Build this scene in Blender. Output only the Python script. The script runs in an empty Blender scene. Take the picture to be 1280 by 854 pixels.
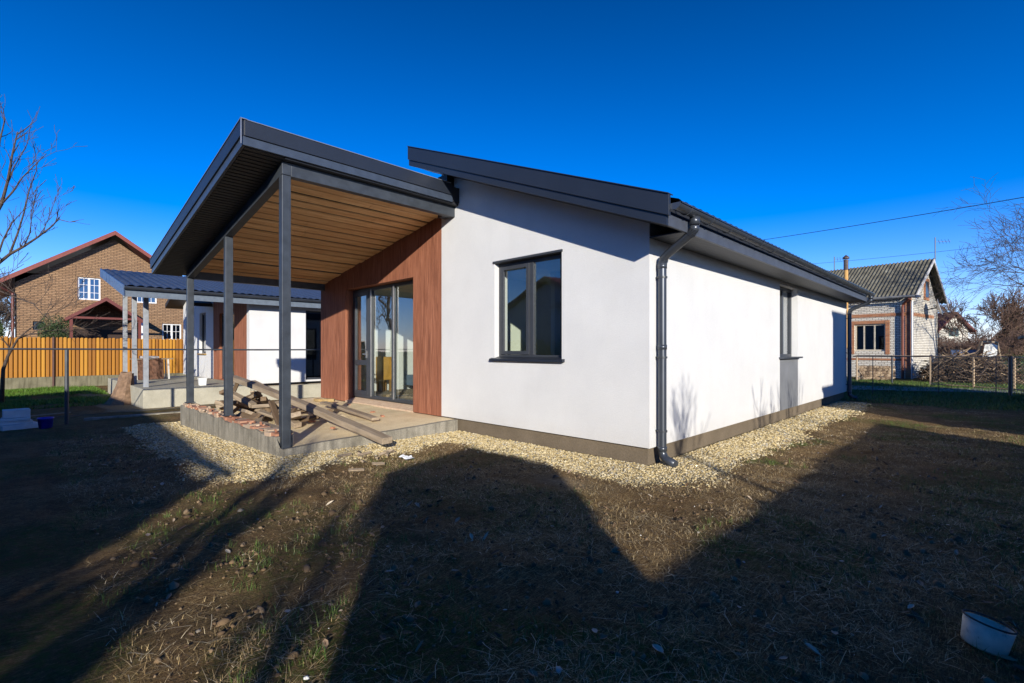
import bpy, math, random
import numpy as np
from mathutils import Vector, Matrix, Euler
random.seed(7); rng = np.random.default_rng(7)
S = bpy.context.scene; COL = S.collection
R = math.radians

# ------------------------------------------------------------------ camera
YAW = 44.6
cam = bpy.data.cameras.new('camera'); co = bpy.data.objects.new('camera', cam); COL.objects.link(co)
co.location = (0, 0, 1.45); co.rotation_euler = (R(90), 0, R(YAW))
cam.sensor_width = 36; cam.lens = 607/1280*36; cam.shift_y = 10/1280; cam.clip_end = 2000; cam.clip_start = .05
S.camera = co
# ------------------------------------------------------------------ sky, sun, exposure
SUN = Vector((.8, -.6, .28)).normalized()
w = bpy.data.worlds.new('World'); S.world = w; w.use_nodes = True
nt = w.node_tree; nt.nodes.clear()
sky = nt.nodes.new('ShaderNodeTexSky'); sky.sky_type = 'NISHITA'; sky.sun_disc = False
sky.sun_elevation = math.asin(SUN.z); sky.sun_rotation = math.atan2(SUN.x, SUN.y)
sky.altitude = 0; sky.air_density = 1.0; sky.dust_density = .0; sky.ozone_density = 5
hs = nt.nodes.new('ShaderNodeHueSaturation'); hs.inputs['Saturation'].default_value = 1.38; hs.inputs['Value'].default_value = 1
hs.inputs['Hue'].default_value = .5
bg = nt.nodes.new('ShaderNodeBackground'); bg.inputs['Strength'].default_value = .095
wo = nt.nodes.new('ShaderNodeOutputWorld')
tn = nt.nodes.new('ShaderNodeMix'); tn.data_type = 'RGBA'; tn.blend_type = 'MULTIPLY'; tn.inputs[0].default_value = 1; tn.inputs[7].default_value = (.97, .87, 1.12, 1)
nt.links.new(sky.outputs[0], tn.inputs[6]); 
tc = nt.nodes.new('ShaderNodeTexCoord'); sx_ = nt.nodes.new('ShaderNodeSeparateXYZ'); mr = nt.nodes.new('ShaderNodeMapRange')
nt.links.new(tc.outputs['Generated'], sx_.inputs[0]); nt.links.new(sx_.outputs[2], mr.inputs[0])
mr.inputs[1].default_value = .0; mr.inputs[2].default_value = .62; mr.inputs[3].default_value = 1.85; mr.inputs[4].default_value = .74
vm = nt.nodes.new('ShaderNodeVectorMath'); vm.operation = 'SCALE'; nt.links.new(tn.outputs[2], vm.inputs[0]); nt.links.new(mr.outputs[0], vm.inputs['Scale']); nt.links.new(vm.outputs[0], hs.inputs['Color']); nt.links.new(hs.outputs[0], bg.inputs[0]); mr2 = nt.nodes.new('ShaderNodeMapRange'); nt.links.new(sx_.outputs[2], mr2.inputs[0]); mr2.inputs[2].default_value = .45; mr2.inputs[3].default_value = 1.14; mr2.inputs[4].default_value = 1.38; nt.links.new(mr2.outputs[0], hs.inputs['Saturation']); nt.links.new(bg.outputs[0], wo.inputs[0])
sl = bpy.data.lights.new('sun', 'SUN'); so = bpy.data.objects.new('sun', sl); COL.objects.link(so)
sl.energy = 4.5; sl.angle = R(.55); sl.color = (1, .93, .80)
so.rotation_euler = (-SUN).to_track_quat('-Z', 'Y').to_euler(); so.location = (20, -15, 12)
S.view_settings.view_transform = 'Standard'; S.view_settings.look = 'None'; S.view_settings.gamma = 1
S.view_settings.exposure = 0.47
S.render.engine = 'CYCLES'; S.cycles.max_bounces = 6; S.cycles.transparent_max_bounces = 12

# ------------------------------------------------------------------ geometry helpers
Fw = np.array([-math.sin(R(YAW)), math.cos(R(YAW))]); Rt = np.array([math.cos(R(YAW)), math.sin(R(YAW))])
def ray(u): return Fw + (u-640)/607*Rt
def P(u, v=None, d=None, z=0.0):
    "photo pixel on the height z (or at depth d) -> a point of the place"
    if d is None: d = (1.45-z)*607/(v-437)
    elif v is not None: z = 1.45+(437-v)/607*d
    p = ray(u)*d
    return Vector((p[0], p[1], z))
def slope(x): return -.034*np.clip(-np.asarray(x, dtype=float)-6.8, 0, 14)
def G(u, v=None, d=None):
    "pixel -> point on the falling ground"
    z = 0.0
    for _ in range(25): p = P(u, v, d, z) if d is None else P(u, d=d, z=z); z = float(slope(p.x))
    return p

class MB:
    def __init__(s): s.v = []; s.f = []
    def add(s, vs, fs):
        o = len(s.v); s.v += [tuple(p) for p in vs]; s.f += [tuple(i+o for i in f) for f in fs]; return s
    def box(s, x0, x1, y0, y1, z0, z1):
        return s.add([(x0,y0,z0),(x1,y0,z0),(x1,y1,z0),(x0,y1,z0),(x0,y0,z1),(x1,y0,z1),(x1,y1,z1),(x0,y1,z1)],
                     [(0,3,2,1),(4,5,6,7),(0,1,5,4),(1,2,6,5),(2,3,7,6),(3,0,4,7)])
    def obox(s, c, dx, dy, dz, rot=(0,0,0)):
        M = Matrix.Translation(c) @ (rot if isinstance(rot, Matrix) else Euler(rot).to_matrix().to_4x4())
        vs = [M @ Vector((a*dx/2, b*dy/2, e*dz/2)) for e in (-1,1) for a,b in ((-1,-1),(1,-1),(1,1),(-1,1))]
        return s.add(vs, [(0,3,2,1),(4,5,6,7),(0,1,5,4),(1,2,6,5),(2,3,7,6),(3,0,4,7)])
    def hexa(s, lo, hi):
        "4 low points, 4 high points (same order, ccw from above)"
        return s.add(list(lo)+list(hi), [(0,3,2,1),(4,5,6,7),(0,1,5,4),(1,2,6,5),(2,3,7,6),(3,0,4,7)])
    def beam(s, a, b, wd, h, up=(0,0,1)):
        a, b = Vector(a), Vector(b); d = (b-a).normalized(); u = Vector(up); sd = d.cross(u).normalized(); u = sd.cross(d)
        q = [sd*wd/2-u*h/2, sd*wd/2+u*h/2, -sd*wd/2+u*h/2, -sd*wd/2-u*h/2]
        return s.add([a+k for k in q]+[b+k for k in q], [(0,1,2,3),(7,6,5,4),(0,4,5,1),(1,5,6,2),(2,6,7,3),(3,7,4,0)])
    def tube(s, pts, rad, n=8, caps=True):
        pts = [Vector(p) for p in pts]; rr = rad if isinstance(rad, (list, tuple)) else [rad]*len(pts)
        o = len(s.v); prev = None
        for i, p in enumerate(pts):
            d = (pts[min(i+1, len(pts)-1)]-pts[max(i-1, 0)]).normalized()
            if prev is None: a = d.orthogonal().normalized()
            else: a = (prev-d*prev.dot(d)).normalized()
            prev = a; b = d.cross(a)
            for k in range(n):
                t = 2*math.pi*k/n; s.v.append(tuple(p+(a*math.cos(t)+b*math.sin(t))*rr[i]))
        for i in range(len(pts)-1):
            for k in range(n):
                k2 = (k+1) % n; s.f.append((o+i*n+k, o+i*n+k2, o+(i+1)*n+k2, o+(i+1)*n+k))
        if caps:
            s.f.append(tuple(o+k for k in range(n))[::-1]); s.f.append(tuple(o+(len(pts)-1)*n+k for k in range(n)))
        return s
    def lathe(s, prof, c, n=24, M=None):
        o = len(s.v); M = M or Matrix.Identity(4)
        for r, z in prof:
            for k in range(n):
                t = 2*math.pi*k/n; p = M @ Vector((r*math.cos(t), r*math.sin(t), z)); s.v.append((p.x+c[0], p.y+c[1], p.z+c[2]))
        for i in range(len(prof)-1):
            for k in range(n):
                k2 = (k+1) % n; s.f.append((o+i*n+k, o+i*n+k2, o+(i+1)*n+k2, o+(i+1)*n+k))
        return s
    def poly(s, pts, off):
        "prism: polygon pts (3-D) extruded by vector off"
        n = len(pts); off = Vector(off); a = [Vector(p) for p in pts]; b = [p+off for p in a]
        return s.add(a+b, [tuple(range(n))[::-1], tuple(range(n, 2*n))]+[(i, (i+1) % n, n+(i+1) % n, n+i) for i in range(n)])
    def build(s, name, mat, parent=None, smooth=False, bevel=0, label=None):
        off = parent_loc(parent)
        me = bpy.data.meshes.new(name)
        me.from_pydata([(x-off[0], y-off[1], z-off[2]) for x, y, z in s.v], [], s.f); me.update()
        me.materials.append(mat)
        import bmesh
        bm = bmesh.new(); bm.from_mesh(me); bmesh.ops.recalc_face_normals(bm, faces=bm.faces); bm.to_mesh(me); bm.free()
        o = bpy.data.objects.new(name, me); COL.objects.link(o)
        if parent: o.parent = parent
        if smooth:
            for p in me.polygons: p.use_smooth = True
        if bevel:
            m = o.modifiers.new('bevel', 'BEVEL'); m.width = bevel; m.segments = 2; m.limit_method = 'ANGLE'
        if label: o['label'] = label
        return o
def parent_loc(o):
    v = Vector((0,0,0))
    while o: v += o.location; o = o.parent
    return v
def thing(name, label, cat, loc=(0,0,0), group=None, rz=0):
    o = bpy.data.objects.new(name, None); COL.objects.link(o); o.location = loc; o.rotation_euler = (0,0,rz); o.empty_display_size = .3
    o['label'] = label; o['category'] = cat
    if group: o['group'] = group
    return o
def tag(o, label=None, cat=None, group=None, kind=None):
    for k, v in (('label', label), ('category', cat), ('group', group), ('kind', kind)):
        if v: o[k] = v
    return o
def copy_tree(o, parent=None):
    c = o.copy(); COL.objects.link(c); c.parent = parent
    for ch in list(o.children): copy_tree(ch, c)
    return c
def npmesh(name, V, F, mat, parent=None, smooth=False):
    me = bpy.data.meshes.new(name); k = F.shape[1]
    me.vertices.add(len(V)); me.vertices.foreach_set('co', V.astype(np.float32).ravel())
    me.loops.add(F.size); me.loops.foreach_set('vertex_index', F.astype(np.int32).ravel())
    me.polygons.add(len(F)); me.polygons.foreach_set('loop_start', np.arange(0, F.size, k, dtype=np.int32))
    me.polygons.foreach_set('loop_total', np.full(len(F), k, dtype=np.int32))
    if smooth: me.polygons.foreach_set('use_smooth', np.ones(len(F), dtype=bool))
    me.update(calc_edges=True); me.materials.append(mat)
    o = bpy.data.objects.new(name, me); COL.objects.link(o)
    if parent: o.parent = parent
    return o
_h = rng.random((512, 512))
def vnoise(x, y, sc, seed=0):
    x = np.asarray(x)/sc+seed*17.3+200; y = np.asarray(y)/sc+seed*31.7+200
    xi = np.floor(x).astype(int); yi = np.floor(y).astype(int); fx = x-xi; fy = y-yi
    fx = fx*fx*(3-2*fx); fy = fy*fy*(3-2*fy); g = lambda a, b: _h[a % 512, b % 512]
    return (g(xi,yi)*(1-fx)+g(xi+1,yi)*fx)*(1-fy)+(g(xi,yi+1)*(1-fx)+g(xi+1,yi+1)*fx)*fy
def fbm(x, y, sc, seed=0, o=4):
    r = 0; a = .5; t = 0
    for i in range(o): r = r+a*vnoise(x, y, sc/2**i, seed+i); t += a; a *= .5
    return r/t

# ------------------------------------------------------------------ materials
class NB:
    def __init__(s, name):
        s.m = bpy.data.materials.new(name); s.m.use_nodes = True; s.t = s.m.node_tree; s.b = s.t.nodes['Principled BSDF']
    def n(s, ty, **kw):
        n = s.t.nodes.new('ShaderNode'+ty)
        for k, v in kw.items():
            if k in n.inputs: n.inputs[k].default_value = v
            else: setattr(n, k, v)
        return n
    def l(s, a, b): s.t.links.new(a, b)
    def coord(s): return s.n('TexCoord').outputs['Object']
    def pos(s): return s.n('NewGeometry').outputs['Position']
    def scale(s, vec, sc):
        m = s.n('Mapping'); m.inputs['Scale'].default_value = sc; s.l(vec, m.inputs['Vector']); return m.outputs[0]
    def noise(s, vec, sc, det=4, rough=.55, dist=0):
        n = s.n('TexNoise'); n.inputs['Scale'].default_value = sc; n.inputs['Detail'].default_value = det
        n.inputs['Roughness'].default_value = rough; n.inputs['Distortion'].default_value = dist; s.l(vec, n.inputs['Vector']); return n.outputs['Fac']
    def ramp(s, fac, stops):
        r = s.n('ValToRGB'); e = r.color_ramp.elements
        while len(e) < len(stops): e.new(.5)
        for i, (p, c) in enumerate(stops): e[i].position = p; e[i].color = (*c, 1) if len(c) == 3 else c
        s.l(fac, r.inputs[0]); return r.outputs[0]
    def mix(s, f, a, b, bt='MIX'):
        m = s.n('Mix', data_type='RGBA', blend_type=bt)
        if isinstance(f, (int, float)): m.inputs[0].default_value = f
        else: s.l(f, m.inputs[0])
        for i, q in ((6, a), (7, b)):
            if isinstance(q, tuple): m.inputs[i].default_value = (*q, 1)
            else: s.l(q, m.inputs[i])
        return m.outputs[2]
    def math(s, op, a, b=0.0, clamp=False):
        m = s.n('Math', operation=op, use_clamp=clamp)
        for i, q in enumerate((a, b)):
            if isinstance(q, (int, float)): m.inputs[i].default_value = q
            else: s.l(q, m.inputs[i])
        return m.outputs[0]
    def bump(s, h, st=.5, dist=.01):
        b = s.n('Bump'); b.inputs['Strength'].default_value = st; b.inputs['Distance'].default_value = dist; s.l(h, b.inputs['Height'])
        s.l(b.outputs[0], s.b.inputs['Normal'])
    def col(s, c): 
        if isinstance(c, tuple): s.b.inputs['Base Color'].default_value = (*c, 1)
        else: s.l(c, s.b.inputs['Base Color'])
        return s
    def set(s, rough=.6, metal=0, spec=.5):
        s.b.inputs['Roughness'].default_value = rough; s.b.inputs['Metallic'].default_value = metal; s.b.inputs['Specular IOR Level'].default_value = spec; return s
    def wallvec(s):
        "object coordinates laid on vertical walls: (along, height, 0)"
        g = s.n('NewGeometry'); sp = s.n('SeparateXYZ'); s.l(s.pos(), sp.inputs[0]); sn = s.n('SeparateXYZ'); s.l(g.outputs['Normal'], sn.inputs[0])
        f = s.math('GREATER_THAN', s.math('ABSOLUTE', sn.outputs[0]), .707)
        u = s.math('ADD', s.math('MULTIPLY', sp.outputs[1], f), s.math('MULTIPLY', sp.outputs[0], s.math('SUBTRACT', 1.0, f)))
        c = s.n('CombineXYZ'); s.l(u, c.inputs[0]); s.l(sp.outputs[2], c.inputs[1]); return c.outputs[0]
def simple(name, c, rough=.6, metal=0, var=.15, sc=8, bump=.0, spec=.5):
    b = NB(name); n = b.noise(b.coord(), sc, 5)
    lo = tuple(x*(1-var) for x in c); hi = tuple(min(1, x*(1+var)) for x in c)
    b.col(b.ramp(n, [(.3, lo), (.7, hi)])).set(rough, metal, spec)
    if bump: b.bump(b.noise(b.coord(), sc*8, 4), bump, .01)
    return b.m
def island(name, stops, rough=.8, sc=30, bump=0):
    b = NB(name); g = b.n('NewGeometry'); r = b.ramp(g.outputs['Random Per Island'], stops)
    n = b.noise(b.pos(), sc, 4); c = b.mix(b.math('MULTIPLY', n, .7), r, (.5,.5,.5), 'OVERLAY'); b.col(c).set(rough)
    if bump: b.bump(n, bump, .01)
    return b.m

def plaster():
    b = NB('white_plaster'); p = b.pos(); n = b.noise(p, 1.3, 4); fine = b.noise(p, 110, 4, .75)
    c = b.ramp(n, [(.25, (.65,.655,.665)), (.75, (.72,.725,.73))]); c = b.mix(b.ramp(fine, [(.35, (.22,.22,.22)), (.6, (0,0,0))]), c, (.42,.43,.46)); c = b.mix(b.ramp(b.noise(b.scale(p, (1,1,.35)), 3.2, 5, .6), [(.5, (0,0,0)), (.8, (.16,.16,.16))]), c, (.5,.5,.5))
    # rain splash dirt just over the plinth
    sp = b.n('SeparateXYZ'); b.l(p, sp.inputs[0]); h = b.math('MULTIPLY', b.math('SUBTRACT', .42, sp.outputs[2]), 3.2, True)
    c = b.mix(b.math('MULTIPLY', b.math('MULTIPLY', h, b.noise(p, 9, 5)), .35), c, (.42,.36,.28))
    b.col(c).set(.92, 0, .2); b.bump(fine, .8, .006); return b.m
def brown_render():
    b = NB('brown_grooved_render'); v = b.scale(b.wallvec(), (19, 1.1, 1)); n = b.noise(v, 1.0, 8, .7, 1.2)
    v2 = b.scale(b.wallvec(), (9, .7, 1)); n2 = b.noise(v2, 1, 4)
    c = b.ramp(n, [(.32, (.10,.033,.02)), (.45, (.25,.09,.05)), (.58, (.38,.15,.085)), (.74, (.55,.27,.17))])
    c = b.mix(.35, c, b.ramp(n2, [(.3, (.18,.07,.04)), (.7, (.36,.15,.09))])); b.col(c).set(.8, 0, .25); b.bump(n, 1.0, .02); return b.m
def bricks(name, c1, c2, mortar, bw=.25, bh=.075, ms=.012, dirty=.3, bias=0):
    b = NB(name); v = b.wallvec(); t = b.n('TexBrick'); b.l(v, t.inputs['Vector'])
    for k, q in (('Color1', c1), ('Color2', c2), ('Mortar', mortar)): t.inputs[k].default_value = (*q, 1)
    t.inputs['Scale'].default_value = 1; t.inputs['Mortar Size'].default_value = ms; t.inputs['Brick Width'].default_value = bw; t.inputs['Row Height'].default_value = bh
    t.inputs['Bias'].default_value = bias
    n = b.noise(b.pos(), 1.2, 5); c = b.mix(b.math('MULTIPLY', n, dirty), t.outputs['Color'], tuple(x*.45 for x in c1)); b.col(c).set(.85, 0, .2)
    b.bump(b.math('SUBTRACT', 1.0, t.outputs['Fac']), .6, .01); return b.m
def wood(name, lo, hi, sc=(3,3,3), rough=.75, axis=0, bump=.4):
    b = NB(name); g = b.n('NewGeometry'); m = b.n('Mapping'); s_ = [18, 18, 18]; s_[axis] = 1.6; m.inputs['Scale'].default_value = s_
    b.l(b.coord(), m.inputs['Vector']); n = b.noise(m.outputs[0], 1, 6, .6, .8)
    c = b.ramp(n, [(.25, lo), (.75, hi)]); c = b.mix(b.math('MULTIPLY', g.outputs['Random Per Island'], .32), c, tuple(x*.55 for x in lo)); b.col(c).set(rough, 0, .3); b.bump(n, bump, .006); return b.m
def glass(name, refl=.16, tint=(.86,.92,.9)):
    b = NB(name); t = b.t; t.nodes.remove(b.b); out = t.nodes['Material Output']
    tr = b.n('BsdfTransparent'); tr.inputs[0].default_value = (*tint, 1); gl = b.n('BsdfGlossy'); gl.inputs['Roughness'].default_value = .0
    gl.inputs['Color'].default_value = (.95,.97,1,1)
    lw = b.n('LayerWeight'); f = b.math('ADD', b.math('POWER', lw.outputs['Facing'], 3.5), refl, True)
    bn = b.n('Bump'); bn.inputs['Strength'].default_value = .04; bn.inputs['Distance'].default_value = .02; b.l(b.noise(b.pos(), 1.7, 1), bn.inputs['Height']); b.l(bn.outputs[0], gl.inputs['Normal'])
    mx = b.n('MixShader'); b.l(f, mx.inputs[0]); b.l(tr.outputs[0], mx.inputs[1]); b.l(gl.outputs[0], mx.inputs[2]); b.l(mx.outputs[0], out.inputs[0]); return b.m
def concrete(name, lo, hi, sc=2.0, bump=.5, streak=False):
    b = NB(name); p = b.pos(); n = b.noise(p, sc, 7, .65); f = b.noise(p, 45, 4, .7)
    c = b.ramp(n, [(.3, lo), (.7, hi)]); c = b.mix(.35, c, b.ramp(f, [(.35, tuple(x*.6 for x in lo)), (.7, hi)]))
    if streak:
        s_ = b.noise(b.scale(b.wallvec(), (9, .8, 1)), 1, 4); c = b.mix(b.math('MULTIPLY', b.ramp(s_, [(.45, (0,0,0)), (.7, (1,1,1))]), .6), c, tuple(x*.35 for x in lo))
    b.col(c).set(.92, 0, .15); b.bump(f, bump, .012); return b.m
M = {}
M['white'] = plaster(); M['brown'] = brown_render()
M['dark'] = simple('anthracite_metal', (.015,.020,.032), .45, 0, .12, 1.5, spec=.6)
M['post'] = simple('grey_painted_steel', (.045,.054,.068), .5, .2, .25, 7, .1)
M['frame'] = simple('anthracite_frame', (.04,.045,.055), .42, 0, .1)
M['soffit'] = simple('dark_soffit_metal', (.022,.024,.03), .55, 0, .1)
M['roofblue'] = simple('blue_grey_metal_tile', (.07,.08,.10), .38, .2, .15, 2, spec=.6)
M['pipe'] = simple('dark_gutter_metal', (.06,.07,.09), .3, .35, .15, 3, spec=.7)
M['plinth'] = concrete('plinth_concrete', (.13,.105,.075), (.23,.185,.135), 1.6, .5)
M['pgrey'] = simple('grey_plaster_panel', (.17,.18,.20), .9, 0, .1, 3, .4)
M['slab'] = concrete('terrace_screed', (.70,.55,.33), (.94,.79,.52), 3.2, .5)
M['curb'] = concrete('old_kerb_concrete', (.19,.175,.14), (.42,.39,.33), 3, .6, True)
M['twinslab'] = concrete('pale_concrete', (.36,.34,.27), (.56,.53,.43), 2.2, .5, False)
M['redbrick'] = island('broken_red_brick', [(0,(.30,.13,.08)), (.4,(.42,.20,.12)), (.7,(.48,.36,.26)), (1,(.36,.28,.2))], .9, 25, .5)
M['inwall'] = simple('inner_cream_wall', (.66,.68,.60), .9, 0, .05, 3)
M['infloor'] = simple('screed_floor', (.33,.27,.2), .8, 0, .2, 2)
M['glass'] = glass('window_glass', .09, (.96,.99,.97)); M['glass2'] = glass('dark_glass', .06, (.35,.4,.45))
M['boards'] = wood('ceiling_boards', (.60,.30,.12), (.95,.66,.36), axis=1)
M['oldwood'] = wood('weathered_wood', (.20,.15,.10), (.46,.37,.27), axis=0)
M['darkwood'] = wood('damp_dark_wood', (.10,.065,.04), (.26,.18,.11), axis=0)
M['gravel'] = island('gravel_stones', [(0,(.20,.15,.07)), (.2,(.42,.32,.15)), (.6,(.60,.48,.25)), (.88,(.68,.60,.42)), (1,(.28,.27,.25))], .85, 60)

def ground_mat():
    b = NB('bare_soil_and_grass'); p = b.pos()
    a = b.n('Attribute'); a.attribute_name = 'gravel'; g = b.n('Attribute'); g.attribute_name = 'grass'; s_ = b.n('Attribute'); s_.attribute_name = 'sand'
    n = b.noise(p, 1.1, 8, .65); f = b.noise(p, 22, 8, .7); ff = b.noise(p, 90, 4, .7)
    n2 = b.noise(p, 4.5, 6, .7)
    soil = b.ramp(n2, [(.32, (.075,.043,.022)), (.5, (.14,.085,.042)), (.68, (.25,.16,.082))])
    soil = b.mix(b.math('MULTIPLY', b.ramp(ff, [(.40, (0,0,0)), (.60, (1,1,1))]), .5), soil, (.31,.205,.10))
    soil = b.mix(b.math('MULTIPLY', b.ramp(b.noise(p, 150, 3, .6), [(.55, (0,0,0)), (.65, (1,1,1))]), .55), soil, (.03,.02,.013))
    def streak(ax, sc, seed):
        v = b.n('Mapping'); v.inputs['Rotation'].default_value = (0, 0, ax); v.inputs['Scale'].default_value = (1, .12, .2); v.inputs['Location'].default_value = (seed, 0, 0); b.l(p, v.inputs['Vector'])
        return b.ramp(b.noise(v.outputs[0], sc, 3, .6, .8), [(.56, (0,0,0)), (.66, (1,1,1))])
    thatch = b.math('MAXIMUM', b.math('MAXIMUM', streak(.4, 130, 0), streak(1.5, 120, 3)), streak(2.5, 140, 7))
    patch = b.ramp(n, [(.36, (.12,.12,.12)), (.60, (1,1,1))])
    soil = b.mix(b.math('MULTIPLY', b.math('MULTIPLY', thatch, patch), .9), soil, (.54,.39,.19))
    soil = b.mix(b.ramp(b.noise(p, .6, 3), [(.45, (0,0,0)), (.75, (.35,.35,.35))]), soil, (.045,.03,.02))
    gr = b.ramp(f, [(.3, (.03,.05,.012)), (.7, (.09,.15,.03))])
    gf = b.math('MULTIPLY', g.outputs['Fac'], b.ramp(f, [(.35, (0,0,0)), (.6, (1,1,1))]), True)
    c = b.mix(gf, soil, gr)
    gv = b.n('TexVoronoi'); gv.inputs['Scale'].default_value = 45; b.l(p, gv.inputs['Vector'])
    gc = b.ramp(gv.outputs['Color'], [(0, (.25,.2,.12)), (.5, (.5,.42,.26)), (1, (.6,.54,.4))])
    gc = b.mix(b.math('MULTIPLY', gv.outputs['Distance'], 1.1, True), gc, (.16,.12,.07))
    c = b.mix(a.outputs['Fac'], c, gc)
    c = b.mix(s_.outputs['Fac'], c, b.ramp(f, [(.3, (.28,.22,.14)), (.7, (.42,.35,.24))]))
    b.col(c).set(.97, 0, .1)
    b.bump(b.math('ADD', f, b.math('MULTIPLY', ff, .6)), 1.0, .05); return b.m
M['ground'] = ground_mat()

# ------------------------------------------------------------------ ground
def rect_dist(x, y, x0, x1, y0, y1):
    dx = np.maximum(np.maximum(x0-x, x-x1), 0); dy = np.maximum(np.maximum(y0-y, y-y1), 0); return np.hypot(dx, dy)
def house_dist(x, y):
    d = np.minimum(rect_dist(x, y, -12.6, -6.83, 2.49, 5.6), rect_dist(x, y, -12.48, -3.04, 5.53, 17.2)); 
    return np.minimum(d, rect_dist(x, y, -28, -19.2, 2.76, 8)+.15)
def gravel_mask(x, y, soft=False):
    d = house_dist(x, y); wd = .93+.5*(fbm(x, y, 1.3, 3)-.5)+.22*(vnoise(x, y, .22, 5)-.5)+.15*(y < 2.6)-.12*(y > 6.5)
    m = np.clip((wd-d)/(.10 if not soft else .38)+(.0 if not soft else .30), 0, 1)
    return m*(y < 16.5)
def sand_mask(x, y):
    return np.clip(1.3-np.hypot((x+3.35)/.55, (y-4.15)/.16)-1.2*(fbm(x, y, .3, 9)-.5), 0, 1)*.7
def grass_mask(x, y):
    n = fbm(x, y, 1.1, 20); m = np.clip((n-.50)*6, 0, 1)*(.5+.4*np.clip(x+3, 0, 1)); m = np.maximum(m, np.clip((1.1-y)/1+np.clip((x+.2)/2,-1,1)*.0, 0, 1)*np.clip((fbm(x, y, .6, 27)-.45)*5, 0, 1)*.8)
    lawn = np.clip((-x-22)/1.5, 0, 1)*np.clip((3.3-y+0*x)/1, 0, 1)+np.clip((y-17.5)/1.5, 0, 1)*.9
    m = np.maximum(m, np.clip(lawn, 0, 1)*np.clip(.6+1.4*(fbm(x, y, 1.2, 22)-.35), 0, 1))
    right = np.clip((x+.3)/1.0, 0, 1)*np.clip((y-2.2)/1, 0, 1); m = np.maximum(m, right*np.clip((fbm(x, y, .8, 24)-.36)*5, 0, 1))
    return m*(1-gravel_mask(x, y))
def ground_z(x, y):
    near = np.clip(1-(np.maximum(np.abs(x+5)-14, 0)+np.maximum(np.abs(y-6)-12, 0))/6, 0, 1)
    flat = np.clip(house_dist(x, y)/.9, 0, 1)
    h = (fbm(x, y, 1.7, 1, 3)-.5)*.10*flat+(fbm(x, y, .42, 2, 5)-.5)*.075*(.3+.7*flat)
    return h*near-.01+slope(x)
def steps(a, b, d): return np.arange(a, b, d)
xs = np.concatenate([[-420,-250,-150,-100,-75,-60,-50,-44,-40], steps(-38, -20, .5), steps(-20, -13, .12), steps(-13, 2.5, .042), steps(2.5, 8, .3), steps(8, 30, 2), [35,45,60,80,120,200,400]])
ys = np.concatenate([[-400,-200,-120,-80,-50,-35], steps(-28, -4, 2), steps(-4, -.6, .3), steps(-.6, 9.5, .042), steps(9.5, 17, .1), steps(17, 32, .4), steps(32, 60, 3), [65,80,110,160,250,420]])
X, Y = np.meshgrid(xs, ys); nx = len(xs); ny = len(ys)
V = np.stack([X.ravel(), Y.ravel(), ground_z(X, Y).ravel()], 1)
i = np.arange(nx-1); j = np.arange(ny-1); I, J = np.meshgrid(i, j); a = (J*nx+I).ravel()
F = np.stack([a, a+1, a+1+nx, a+nx], 1)
g = npmesh('ground', V, F, M['ground'], smooth=True); g['kind'] = 'structure'
for nm, fn in (('gravel', gravel_mask), ('grass', grass_mask), ('sand', sand_mask)):
    at = g.data.attributes.new(nm, 'FLOAT', 'POINT'); at.data.foreach_set('value', fn(X, Y).ravel().astype(np.float32))
# compacted drive beyond the plot
pb = MB(); q = [P(1040, d=17.6), P(1290, d=15.8), P(1290, d=17.3), P(1040, d=19.6)]
pb.add([(p.x, p.y, .02) for p in q], [(0,1,2,3)])
pth = pb.build('drive', concrete('drive_grit', (.2,.2,.2), (.34,.34,.33), 5, .6)); pth['kind'] = 'structure'

# ------------------------------------------------------------------ wall with openings
def wall(name, mat, parent, axis, plane, th, u0, u1, z0, top, ops=(), label=None):
    """axis 'x': wall runs along x, outer face at y=plane, thickness th (sign = direction inwards)."""
    us = sorted(set([u0, u1]+[o for q in ops for o in q[:2]])); zs = sorted(set([z0]+[o for q in ops for o in q[2:]]))
    mb = MB(); T = top if callable(top) else (lambda u: top)
    def pt(u, z, dpt):
        return (u, plane+th*dpt, z) if axis == 'x' else (plane+th*dpt, u, z)
    def solid(i, j):
        if i < 0 or j < 0 or i >= len(us)-1 or j >= len(zs): return False
        uc = (us[i]+us[i+1])/2; zc = (zs[j]+zs[j+1])/2 if j < len(zs)-1 else zs[j]+.01
        return not any(q[0] < uc < q[1] and q[2] < zc < q[3] for q in ops)
    for i in range(len(us)-1):
        for j in range(len(zs)):
            if not solid(i, j): continue
            a, b = us[i], us[i+1]; za = zs[j]; tb = (zs[j+1], zs[j+1]) if j < len(zs)-1 else (T(a), T(b))
            c = [(a, za), (b, za), (b, tb[1]), (a, tb[0])]
            mb.add([pt(*k, 0) for k in c], [(0,1,2,3)]); mb.add([pt(*k, 1) for k in c], [(0,1,2,3)])
            for di, dj, e in ((-1,0,(3,0)), (1,0,(1,2)), (0,-1,(0,1)), (0,1,(2,3))):
                if not solid(i+di, j+dj):
                    p, q = c[e[0]], c[e[1]]; mb.add([pt(*p,0), pt(*q,0), pt(*q,1), pt(*p,1)], [(0,1,2,3)])
    import bmesh
    off = parent_loc(parent); me = bpy.data.meshes.new(name)
    me.from_pydata([(x-off[0], y-off[1], z-off[2]) for x, y, z in mb.v], [], mb.f); me.materials.append(mat)
    bm = bmesh.new(); bm.from_mesh(me); bmesh.ops.remove_doubles(bm, verts=bm.verts, dist=1e-4); bmesh.ops.recalc_face_normals(bm, faces=bm.faces); bm.to_mesh(me); bm.free()
    o = bpy.data.objects.new(name, me); COL.objects.link(o); o.parent = parent
    if label: o['label'] = label
    return o
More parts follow.
